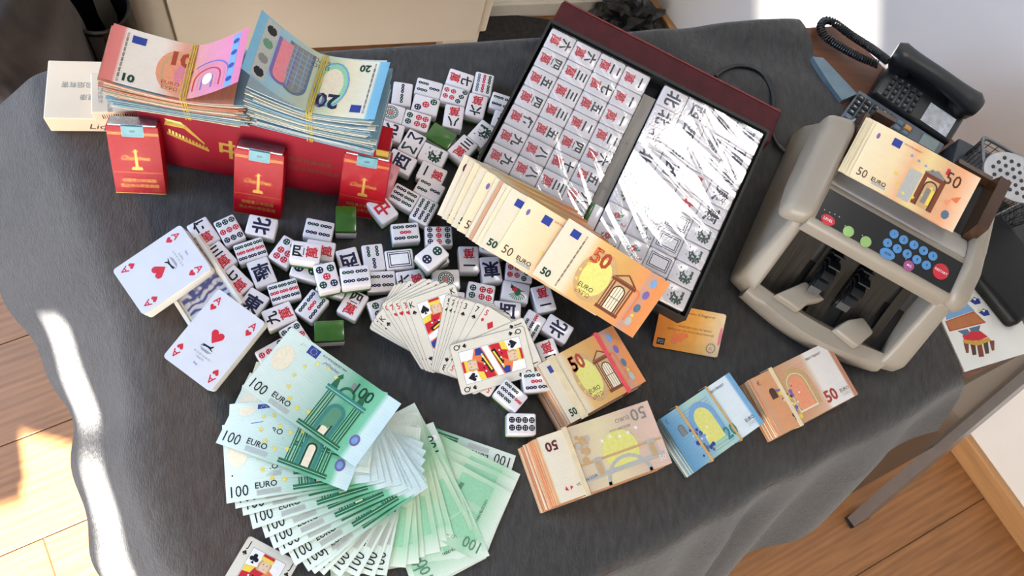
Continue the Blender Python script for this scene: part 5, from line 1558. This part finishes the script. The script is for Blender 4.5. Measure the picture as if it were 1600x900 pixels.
cpts = [at3(u, v, .0085) for u, v in ((1118, 120), (1130, 110), (1152, 103), (1180, 108), (1200, 128), (1208, 155), (1205, 190), (1212, 222), (1240, 244), (1275, 262))]
mb = MB(); mb.tube(smooth_path(cpts), .0032, 8, BLACKP); tag(mb.build('power_cable', smooth=60), 'black power cable looping behind the case lid to the machine', 'cable')

# ================================================================== banknote counting machine
mo = at(1140, 440, .02); mex = Vector((.888, -.458)).normalized(); MYAW = atan2(mex.y, mex.x)
mach = empty('counting_machine', 'light grey banknote counting machine with black keypad panel', 'counting machine', (mo.x, mo.y, TZ + .0025), MYAW)
MW = .245
SH2 = mat('machine_shell_side', (150, 152, 158), rough=.4, var=.02, scale=15)
DK = mat('machine_dark', (26, 25, 24), rough=.4, var=.15, scale=30)


def loft(mb, secs, m, cap=True):
    n = len(secs[0]); o = [p for s in secs for p in s]; fs = []
    for i in range(len(secs) - 1):
        for j in range(n):
            fs.append((i * n + j, i * n + (j + 1) % n, (i + 1) * n + (j + 1) % n, (i + 1) * n + j))
    if cap:
        fs.append(tuple(reversed(range(n)))); fs.append(tuple(range((len(secs) - 1) * n, len(secs) * n)))
    mb.add(o, fs, m)


def rounded(mb, r, seg=3):
    bm = bmesh.new(); vv = [bm.verts.new(v) for v in mb.v]
    for f in mb.f:
        try: bm.faces.new([vv[i] for i in f])
        except ValueError: pass
    bmesh.ops.recalc_face_normals(bm, faces=bm.faces)
    eds = [e for e in bm.edges if len(e.link_faces) == 2 and e.calc_face_angle(0) > .35]
    bmesh.ops.bevel(bm, geom=eds, offset=r, segments=seg, profile=.5, affect='EDGES', clamp_overlap=True)
    bm.verts.index_update()
    q = MB(); q.add([v.co.copy() for v in bm.verts], [[v.index for v in f.verts] for f in bm.faces], mb.mats[0]); bm.free()
    return q


# side cheeks: profile in (y, z)
prof = [(.0, .0), (-.004, .030), (.004, .044), (.060, .112), (.062, .142), (.120, .158), (.185, .150), (.235, .085), (.262, .03), (.262, .0)]
for sgn, x0, x1 in ((0, .0, .031), (1, MW - .036, MW)):
    q = MB(); fl = .010
    secs = []
    for x, outer_ in ((x0, sgn == 0), (x1, sgn == 1)):
        secs.append([((x + ((.016 if sgn == 0 else -.016) * (z / .15) if outer_ else 0)), y + (.010 if outer_ and y < .05 and z < .05 else 0), z) for y, z in prof])
    loft(q, secs, BEIGE if sgn else BEIGE)
    rounded(q, .006).build('side_cheek', mach, smooth=40)
# tall shoulders beside the hopper
for sgn, x0, x1, zt in ((0, -.008, .026, .178), (1, MW - .040, MW - .012, .160)):
    q = MB(); pr2 = [(.046, .128), (.050, .156), (.092, .166), (.168, zt), (.192, zt - .012), (.196, .12), (.10, .11)]
    secs = [[(x, y, z - (.012 if (x == (x0 if sgn == 0 else x1)) else 0)) for y, z in pr2] for x in (x0, x1)]
    loft(q, secs, BEIGE); rounded(q, .011, 4).build('shoulder', mach, smooth=50)
# control bridge
q = MB(); q.xprism([(.048, .118), (.047, .139), (.052, .1445), (.098, .1545), (.112, .150), (.118, .120)], .022, MW - .036, BEIGE); rounded(q, .003, 2).build('control_bridge', mach, smooth=40)
PTILT = atan2(.010, .046)
PM = Matrix.Translation((.028, .0545, .1458)) @ Matrix.Rotation(PTILT, 4, 'X')
PW, PH = .1765, .0395
q = MB(); q.box(0, PW, 0, PH, -.001, .0006, mat('panel_black', (16, 15, 16), rough=.3, var=.1)); q.map(lambda p: PM @ p)
pan = q.build('control_panel', mach)
# buttons
def pbtn(x, y, rx, ry, col, txt=None, ts=.003, tc='white'):
    q = MB(); m_ = mat('button_%d_%d_%d' % col, col, rough=.35, var=.04)
    q.cyl(x, y, rx, .0006, .0018, m_, 18, ry=ry, M=PM); q.cyl(x, y, rx * .82, .0018, .0021, m_, 18, ry=ry * .82, M=PM)
    o = q.build('button', pan)
    if txt:
        q = MB(); q.text(txt, ts, x, y, .00225, tc, M=PM, bold=.01); q.build('button_print', pan)


def pxb(u, v):
    """pixel on the panel -> panel coordinates"""
    d = ROT @ Vector((u - 800.0, 450.0 - v, -FPX)); o3 = Vector((0, 0, TZ + CAMH))
    MI = (Matrix.Translation((mo.x, mo.y, TZ + .0025)) @ Matrix.Rotation(MYAW, 4, 'Z') @ PM).inverted()
    a = MI @ o3; b = MI @ (o3 + d); t = a.z / (a.z - b.z); p = a + (b - a) * t
    return p.x, p.y


RED_, GRN_, BLU_, PUR_ = (196, 36, 52), (150, 186, 110), (84, 140, 190), (160, 76, 130)
x, y = pxb(1293, 344); pbtn(x, y, .0088, .0058, RED_, 'LEVEL', .0046)
for u, v in ((1325, 362), (1352, 378)): x, y = pxb(u, v); pbtn(x, y, .0064, .0064, GRN_)
for i, (u, v) in enumerate(((1396, 366), (1411, 375), (1427, 383), (1442, 392), (1456.5, 400.5), (1386, 380), (1401, 389), (1416.5, 397), (1431.5, 406), (1446.5, 414.5))):
    x, y = pxb(u, v); pbtn(x, y, .0053, .0053, BLU_, '1234567890'[i], .0048, 'navy')
x, y = pxb(1385.5, 397); pbtn(x, y, .0092, .0062, BLU_, 'ADD', .004, 'navy')
x, y = pxb(1419, 415.5); pbtn(x, y, .0062, .0062, PUR_, 'MG', .004)
x, y = pxb(1469, 424.5); pbtn(x, y, .0094, .0094, RED_, 'RESTART', .0040)
q = MB()
for u, v in ((1288, 328), (1296, 332), (1304, 335), (1311, 339), (1320, 353), (1347, 368), (1415, 405)): x, y = pxb(u, v); q.disc(x, y, .0008, .0008, 'lgrey', 6, M=PM)
q.build('indicator_print', pan)
# lip and slope between panel and hopper
LIPM = mat('machine_lip', (170, 164, 156), rough=.35, var=.03)
q = MB(); q.xprism([(.100, .150), (.102, .1555), (.122, .152), (.150, .140), (.150, .13), (.10, .13)], .026, MW - .040, LIPM); rounded(q, .002, 2).build('hopper_lip', mach, smooth=40)
SMK = mat('smoked_brown', (70, 44, 26), rough=.12, var=.1, scale=20, coat=.5)
q = MB(); q.add([(.028, .125, .146), (MW - .042, .125, .146), (MW - .042, .205, .166), (.028, .205, .166)] + [(.028, .125, .142), (MW - .042, .125, .142), (MW - .042, .205, .162), (.028, .205, .162)], [(0, 1, 2, 3), (7, 6, 5, 4), (0, 4, 5, 1), (1, 5, 6, 2), (2, 6, 7, 3), (3, 7, 4, 0)], DK); q.build('hopper_floor', mach)
for x0, x1, dz in ((.026, .034, -.016), (MW - .050, MW - .036, 0)):
    q = MB(); q.xprism([(.128, .150), (.135, .176 + dz * .5), (.196, .194 + dz), (.204, .165), (.2, .15)], x0, x1, SMK); q.build('hopper_guide', mach)
q = MB(); q.box(.034, .060, .196, .202, .15, .186, SMK); q.build('hopper_back_plate', mach)
q = MB(); q.box(.15, MW - .05, .198, .204, .15, .178, SMK); q.build('hopper_back_plate', mach)
# rear body
q = MB(); q.xprism([(.118, .02), (.118, .135), (.165, .142), (.215, .14), (.250, .085), (.262, .03), (.262, .002), (.13, .002)], .028, MW - .034, SH2); rounded(q, .006).build('rear_body', mach, smooth=40)
# delivery opening: dark back wall, floor, plates, stacker wheels
q = MB(); q.add([(.028, .000, .014), (MW - .034, .000, .014), (MW - .034, .066, .050), (.028, .066, .050), (.028, .116, .118), (MW - .034, .116, .118)], [(0, 1, 2, 3), (3, 2, 5, 4)], DK); q.build('delivery_floor', mach)
METP = mat('brushed_metal', (58, 52, 44), rough=.38, var=.25, scale=14, metal=.6, stretch=(60, 1, 1))
for x0, x1, z in ((.036, .070, .0), (.078, .084, .002), (.100, .122, .004), (.142, .176, .0), (.184, .196, .0)):
    q = MB(); n = 8; vs = []
    for i in range(n + 1):
        t = i / n; yy = .004 + .092 * t; zz = .020 + .080 * t ** 1.3 + z
        vs += [(x0, yy, zz), (x1, yy, zz)]
    q.add(vs, [(2 * i, 2 * i + 1, 2 * i + 3, 2 * i + 2) for i in range(n)], METP); q.build('guide_plate', mach, smooth=60)
for cx0 in (.090, .131):
    w_ = empty('stacker_wheel', None, None); w_.parent = mach
    q = MB(); MWH = Matrix.Translation((cx0, .058, .060)) @ Matrix.Rotation(pi / 2, 4, 'Y')
    q.cyl(0, 0, .012, -.008, .008, BLACKP, 18, M=MWH); hub = q.build('wheel_hub', mach)
    for k in range(14):
        q = MB(); a0 = 2 * pi * k / 14; P = []
        for t in (0, .25, .5, .75, 1):
            r = .012 + .024 * t; a = a0 + .9 * t; P.append((r * cos(a), r * sin(a), 0))
        for j in range(4):
            (ax, ay, _), (bx_, by_, _) = P[j], P[j + 1]; tx_, ty_ = bx_ - ax, by_ - ay; ln = hypot(tx_, ty_); nx_, ny_ = -ty_ / ln * .0011, tx_ / ln * .0011
            q.prism([(ax + nx_, ay + ny_), (bx_ + nx_, by_ + ny_), (bx_ - nx_, by_ - ny_), (ax - nx_, ay - ny_)], -.0075, .0075, BLACKP, MWH)
        q.build('wheel_blade', hub)
    bpy.data.objects.remove(w_)
# front lip with two prongs
q = MB(); n = 12; secs = []
for i in range(n + 1):
    t = i / n; x = .022 + (MW - .050) * t; bow = -.016 * sin(pi * t)
    secs.append([(x, -.004 + bow, .002), (x, -.008 + bow, .016), (x, -.002 + bow, .030), (x, .010 + bow * .6, .034), (x, .016 + bow * .3, .024), (x, .018, .002)])
loft(q, secs, BEIGE); q.build('front_lip', mach, smooth=50)
for xa, xb, xc, tip in ((.052, .096, .078, 1), (.132, .176, .160, 0)):
    q = MB()
    if tip: pts = [(xa, .002), (xa + .026, .034), (xb + .014, .026), (xb - .002, .014), (xa + .036, -.002)]
    else: pts = [(xa + .004, .000), (xa + .014, .018), (xb - .014, .030), (xb + .006, .020), (xb - .004, -.006)]
    q.prism(pts, .024, .044, BEIGE)
    q.map(lambda p: (p.x, p.y, p.z + (p.y * .25 if p.z > .03 else 0)))
    rounded(q, .003, 2).build('prong', mach, smooth=40)
# old fifties waiting in the hopper
hp = [at3(1375, 194, .205), at3(1540, 282, .205), at3(1480, 359, .180), at3(1320, 270, .180)]
hx = ((hp[1] - hp[0]).normalized() + (hp[2] - hp[3]).normalized()).normalized(); hy = ((hp[0] - hp[3]) + (hp[1] - hp[2])).normalized()
hc = sum(hp, Vector()) / 4; hw = ((hp[1] - hp[0]).length + (hp[2] - hp[3]).length) / 2; hh = ((hp[0] - hp[3]).length + (hp[1] - hp[2]).length) / 2
MHN = frame3(hc, hx, hy)
for i in range(7):
    me = note_mesh('50o', lambda s, t: .0006 * sin(s * 5), plain=i < 5, L=hw, W=hh)
    k = 6 - i
    o = link('banknote', me, None, M=MHN @ Matrix.Translation((-.0016 * k + random.uniform(-.001, .001), .0006 * k, -.0022 * k)) @ Matrix.Rotation(random.uniform(-.01, .01), 4, 'Z'))
    tag(o, 'fifty euro note lying on top in the hopper of the counting machine' if i == 6 else 'fifty euro note in the machine hopper, %s below the top one' % OW[max(0, 5 - i)], 'banknote', 'fifty euro notes in the machine hopper')

# ================================================================== right end of the desk
# teal-grey desk pad
mb = MB(); pts = [at(u, v, .006) for u, v in ((1266, 92), (1283, 94), (1336, 150), (1312, 160), (1290, 130))]
mb.prism([(p.x, p.y) for p in pts], TZ - .0035, TZ + .012, mat('pad_teal', (104, 124, 134), rough=.5, var=.05)); tag(mb.build('desk_pad'), 'flat teal-grey board half under the cloth edge', 'board')

# calculator
cw, chh = .064, .140
_ca = radians(-37); cax = Vector((-sin(_ca), cos(_ca), 0)); c0 = at3(1338, 150, .018)     # middle of its far short edge
cdn = Vector((cos(_ca), sin(_ca), 0)); cc = c0 + cdn * chh / 2 - cax * .010
CALM = frame3((cc.x, cc.y, TZ - .003), (-sin(_ca), cos(_ca), 0))
calc = empty('calculator', 'desk calculator with dark keys, orange key and grey screen', 'calculator', M=CALM)
CALB = mat('calc_body', (96, 104, 110), rough=.4, var=.04)
mb = MB(); mb.xprism([(-chh / 2, 0), (chh / 2, 0), (chh / 2, .012), (-chh / 2, .026)], -cw / 2, cw / 2, CALB); rounded(mb, .002, 2).build('body', calc, smooth=40)
def cz(y): return .0192 - y / chh * .014
KD, KG = mat('calc_key_dark', (30, 32, 36), rough=.4, var=.1), mat('calc_key_grey', (92, 108, 120), rough=.4, var=.05)
for r in range(7):
    for k in range(5):
        x = -cw / 2 + .0085 + k * .0103; y = chh / 2 - .008 - r * .0128
        if r == 6 and k == 4: km = mat('calc_key_orange', (216, 150, 70), rough=.4, var=.04)
        else: km = KG if (k == 0 and r < 4) or r >= 5 else KD
        mb = MB(); mb.rbox(x - .0043, x + .0043, y - .0052, y + .0052, cz(y) - .001, cz(y) + .0042, .0012, km, seg=1)
        kk = mb.build('key', calc)
        if km is KD:
            mb = MB(); mb.text('7894561230.=+-x'[(r * 4 + k) % 15], .006, x, y, cz(y) + .0046, 'white'); mb.build('key_print', kk)
mb = MB(); y0 = -chh / 2 + .008; mb.box(-cw / 2 + .005, cw / 2 - .005, y0, y0 + .024, .020, .0275, mat('lcd', (122, 134, 132), rough=.15, var=.03)); mb.map(lambda p: (p.x, p.y, p.z - (p.y - y0) * .13)); mb.build('screen', calc)

# telephone
PH_A, PH_B, PH_C, PH_D = at3(1364, 133, .03), at3(1408, 111, .03), at3(1527, 184, .03), at3(1462, 207, .03)
px_ = ((PH_D - PH_A).normalized() + (PH_C - PH_B).normalized()); px_.z = 0; px_.normalize()
pc = (PH_A + PH_B + PH_C + PH_D) / 4; pl = ((PH_D - PH_A).length + (PH_C - PH_B).length) / 2 + .012; pw = .088
pc = pc + Vector((-px_.y, px_.x, 0)) * .004
PHM = frame3((pc.x, pc.y, TZ - .0035), px_)
ph = empty('telephone', 'black corded desk telephone with keypad and paper label', 'telephone', M=PHM)
mb = MB(); mb.xprism([(-.032, 0), (pw / 2 - .004, 0), (pw / 2 - .004, .040), (-.032, .026)], -pl / 2, pl / 2, BLACKP); rounded(mb, .005, 3).build('base', ph, smooth=40)
def pz(y): return .026 + (y + .032) / (pw / 2 + .028) * .014 + .0004
for r in range(5):
    for k in range(4):
        x = -pl / 2 + .016 + r * .0105; y = -.0245 + k * .0098
        mb = MB(); mb.rbox(x - .0036, x + .0036, y - .004, y + .004, pz(y) - .001, pz(y) + .0025, .001, mat('phone_key', (44, 46, 48), rough=.4, var=.05), seg=1); kk = mb.build('key', ph)
        mb = MB(); mb.text('123456789*0#RPM+'[(r * 4 + k) % 16], .004, x, y, pz(y) + .0028, 'lgrey', ang=-pi / 2); mb.build('key_print', kk)
mb = MB(); mb.add([(x, y, pz(y) + .0006) for x, y in ((.012, -.028), (pl / 2 - .010, -.028), (pl / 2 - .010, .004), (.012, .004))], [(0, 1, 2, 3)], mat('paper_label', (196, 196, 200), rough=.5, var=.15, scale=120)); lb = mb.build('paper_label', ph)
mb = MB(); random.seed(5)
for i in range(12):
    y = -.026 + i * .0029; x0 = .016; 
    if i < 9: mb.add([(x0, y, pz(y) + .0009), (x0 + random.uniform(.02, pl / 2 - .034), y, pz(y) + .0009), (x0 + .02, y + .0012, pz(y) + .0010), (x0, y + .0012, pz(y) + .0010)], [(0, 1, 2, 3)], 'lgrey')
mb.build('label_print', lb)
# handset along the far side
mb = MB(); path = []; rad = []
for i in range(15):
    t = i / 14; x = -pl / 2 - .008 + (pl + .010) * t
    path.append((x, .026, .050 + .006 * sin(pi * t))); rad.append(.0155 + .0085 * (abs(2 * t - 1) ** 3) - (.008 if i in (0, 14) else 0))
mb.tube(path, rad, 14, BLACKP, flat=.85); hs = mb.build('handset', ph, smooth=60)
for sx in (-1, 1):
    mb = MB(); mb.cyl(sx * (pl / 2 - .014), .026, .019, .034, .052, BLACKP, 18); mb.build('earpiece', hs, smooth=40)
# coiled cord
cp = smooth_path([at3(1388, 96, .05), at3(1362, 76, .035), at3(1330, 55, .02), at3(1304, 36, .012), at3(1290, 32, .010), at3(1282, 42, .010), at3(1290, 58, .010), at3(1318, 76, .012), at3(1345, 90, .014), at3(1372, 101, .018)], 30)
hel = []; acc = 0
for i in range(len(cp)):
    t_ = (cp[min(i + 1, len(cp) - 1)] - cp[max(i - 1, 0)]).normalized(); sx = t_.cross(Vector((0, 0, 1))).normalized(); sy = sx.cross(t_)
    if i: acc += (cp[i] - cp[i - 1]).length
    nsub = 4
    for k in range(nsub):
        f = k / nsub; p = cp[i].lerp(cp[min(i + 1, len(cp) - 1)], f); a_ = (acc + f * (cp[min(i + 1, len(cp) - 1)] - cp[i]).length) / .0036 * 2 * pi
        hel.append(p + sx * .0048 * cos(a_) + sy * .0048 * sin(a_))
mb = MB(); mb.tube(hel, .0016, 5, BLACKP); co_ = mb.build('coiled_cord', smooth=70)
co_.parent = ph; co_.matrix_basis = PHM.inverted()

# painted white plaque
PQ = [at3(1511, 580, .006), at3(1622, 546, .006), at3(1502, 414, .006)]
ax_ = (PQ[1] - PQ[0]); pwid = ax_.length; ax_.normalize(); ay_ = PQ[2] - PQ[1]; plen = .20
PLM = frame3((PQ[0].x, PQ[0].y, TZ - .0035), ax_)
plq = empty('picture_plaque', 'white plaque painted with brown and blue shapes at the desk edge', 'plaque', M=PLM)
mb = MB(); mb.box(0, pwid, 0, plen, 0, .006, mat('plaque_white', (226, 226, 220), rough=.25, var=.04, scale=10)); mb.build('board', plq)
mb = MB(); k = pwid / .10


def pxq(u, v):
    p = PLM.inverted() @ at3(u, v, .003); return (p.x, p.y)


Z_ = .0062
mb.poly([pxq(1477, 502), pxq(1522, 486), pxq(1541, 504), pxq(1484, 518)], Z_, 'rust'); mb.poly([pxq(1479, 500), pxq(1523, 485), pxq(1505, 468), pxq(1475, 480)], Z_, 'lblue')
mb.poly([pxq(1478, 503), pxq(1523, 488), pxq(1538, 503), pxq(1486, 516)], Z_ + 4e-5, mat('plaque_tan', (176, 104, 48), rough=.4, var=.05))
mb.poly([pxq(1504, 524), pxq(1512, 518), pxq(1532, 517), pxq(1544, 526), pxq(1530, 532), pxq(1508, 533)], Z_, 'red')
mb.poly([pxq(1496, 517), pxq(1512, 514), pxq(1516, 521), pxq(1508, 524)], Z_ + 3e-5, 'steel'); mb.poly([pxq(1514, 513), pxq(1532, 508), pxq(1530, 518), pxq(1518, 518)], Z_ + 3e-5, 'steel')
mb.poly([pxq(1505, 530), pxq(1525, 533), pxq(1545, 527), pxq(1549, 532), pxq(1528, 540), pxq(1506, 536)], Z_ + 2e-5, 'gold')
for i in range(5):
    u0 = 1506 + i * 10; v0 = 536 - (0 if i < 3 else (i - 2) * 2)
    mb.poly([pxq(u0, v0), pxq(u0 + 8, v0), pxq(u0 + 12 - 2 * abs(i - 2), v0 + 21 - 3 * abs(i - 2)), pxq(u0 + 4, v0 + 22 - 3 * abs(i - 2))], Z_ + 1e-5, 'dbrown' if i % 2 else 'brown')
for (u, v) in ((1524, 468), (1538, 486)):
    mb.poly([pxq(u - 9, v + 2), pxq(u - 2, v - 4), pxq(u + 6, v - 1), pxq(u + 9, v + 6), pxq(u, v + 8)], Z_, 'blue'); mb.poly([pxq(u - 5, v - 2), pxq(u + 2, v - 2), pxq(u, v + 2)], Z_ + 4e-5, 'white'); mb.disc(*pxq(u - 8, v - 1), .0025, Z_ + 3e-5, 'lyellow', 7)
mb.build('painting', plq)

# black pouch
pc_ = at3(1560, 420, .02)
mb = MB(); mb.rbox(-.055, .075, -.055, .050, 0, .028, .010, LEA, seg=3)
o = mb.build('black_pouch', None, (pc_.x + .012, pc_.y + .012, TZ - .0035), radians(-55), smooth=50); tag(o, 'black leather pouch lying between machine and wall', 'pouch')
# phone with pale rim under the basket
sp_ = at3(1585, 345, .01)
sph = empty('smartphone', 'black smartphone with pale rim lying by the wire basket', 'smartphone', (sp_.x + .012, sp_.y - .005, TZ - .0035), radians(28))
mb = MB(); mb.rbox(-.045, .05, -.028, .030, 0, .009, .003, mat('phone_rim', (200, 200, 196), rough=.3, var=.03)); mb.build('rim', sph)
mb = MB(); mb.box(-.043, .048, -.026, .028, .0091, .0096, mat('phone_glass', (10, 11, 13), rough=.06, var=.05)); mb.build('screen', sph)

# wire mesh basket with a perforated metal scoop
WIRE = mat('wire_steel', (120, 122, 124), rough=.3, metal=.8, var=.05)
bo = at3(1541, 240, .085)
rim = [at3(u, v, .085) for u, v in ((1535, 222), (1543, 217), (1600, 250), (1660, 284), (1650, 330), (1600, 296), (1552, 272), (1538, 256))]
bcen = sum(rim, Vector()) / len(rim)
bas = empty('wire_basket', 'dark wire mesh desk basket beside the wall', 'basket', (bcen.x, bcen.y, TZ - .0035))
rl = [Vector((p.x - bcen.x, p.y - bcen.y, .0885)) for p in rim]
mb = MB(); mb.tube(smooth_path(rl + [rl[0]], 4)[:-1], .0026, 8, WIRE, closed=True); mb.build('rim', bas, smooth=60)
ring = smooth_path(rl + [rl[0]], 5)[:-1]
mb = MB()
for i in range(0, len(ring)):
    p = ring[i]; mb.tube([p, (p.x * .86, p.y * .86, .002)], .0006, 4, BLACKP)
for k in range(1, 9):
    f = k / 9; mb.tube([(p.x * (.86 + .14 * f), p.y * (.86 + .14 * f), .002 + .0865 * f) for p in ring], .0006, 4, BLACKP, closed=True)
w_ = mb.build('wire_mesh', bas); w_['kind'] = 'stuff'
mb = MB(); mb.add([(p.x * .86, p.y * .86, .002) for p in ring] + [(p.x * .86, p.y * .86, .004) for p in ring], [tuple(reversed(range(len(ring)))), tuple(range(len(ring), 2 * len(ring)))] + [(i, (i + 1) % len(ring), len(ring) + (i + 1) % len(ring), len(ring) + i) for i in range(len(ring))], BLACKM); mb.build('base', bas)
sc_ = at3(1592, 272, .10)
scoop = empty('perforated_scoop', 'perforated silver metal disc resting in the wire basket', 'scoop', M=Matrix.Translation((sc_.x, sc_.y, TZ + .088)) @ Matrix.Rotation(radians(-24), 4, 'Z') @ Matrix.Rotation(radians(10), 4, 'X'))
mb = MB(); mb.cyl(0, 0, .044, 0, .004, mat('scoop_silver', (176, 176, 178), rough=.28, metal=.7, var=.05), 28, ry=.032); mb.build('disc', scoop, smooth=40)
mb = MB()
for r in range(-3, 4):
    for k in range(-3, 4):
        x, y = k * .0105 + (r % 2) * .005, r * .0095
        if (x / .038) ** 2 + (y / .027) ** 2 < 1: mb.cyl(x, y, .0027, .0036, .0046, mat('hole_dark', (40, 36, 34), rough=.5, var=.1), 10); 
hl = mb.build('holes', scoop); hl['kind'] = 'stuff'
# dark box standing behind the hopper
bx_ = at3(1512, 268, .03)
mb = MB(); mb.rbox(-.03, .045, -.035, .03, 0, .052, .003, mat('dark_box', (44, 47, 52), rough=.35, var=.08)); o = mb.build('dark_box', None, (bx_.x - .004, bx_.y + .002, TZ - .0035), radians(-24)); tag(o, 'small dark grey box between the hopper and the wire basket', 'box')
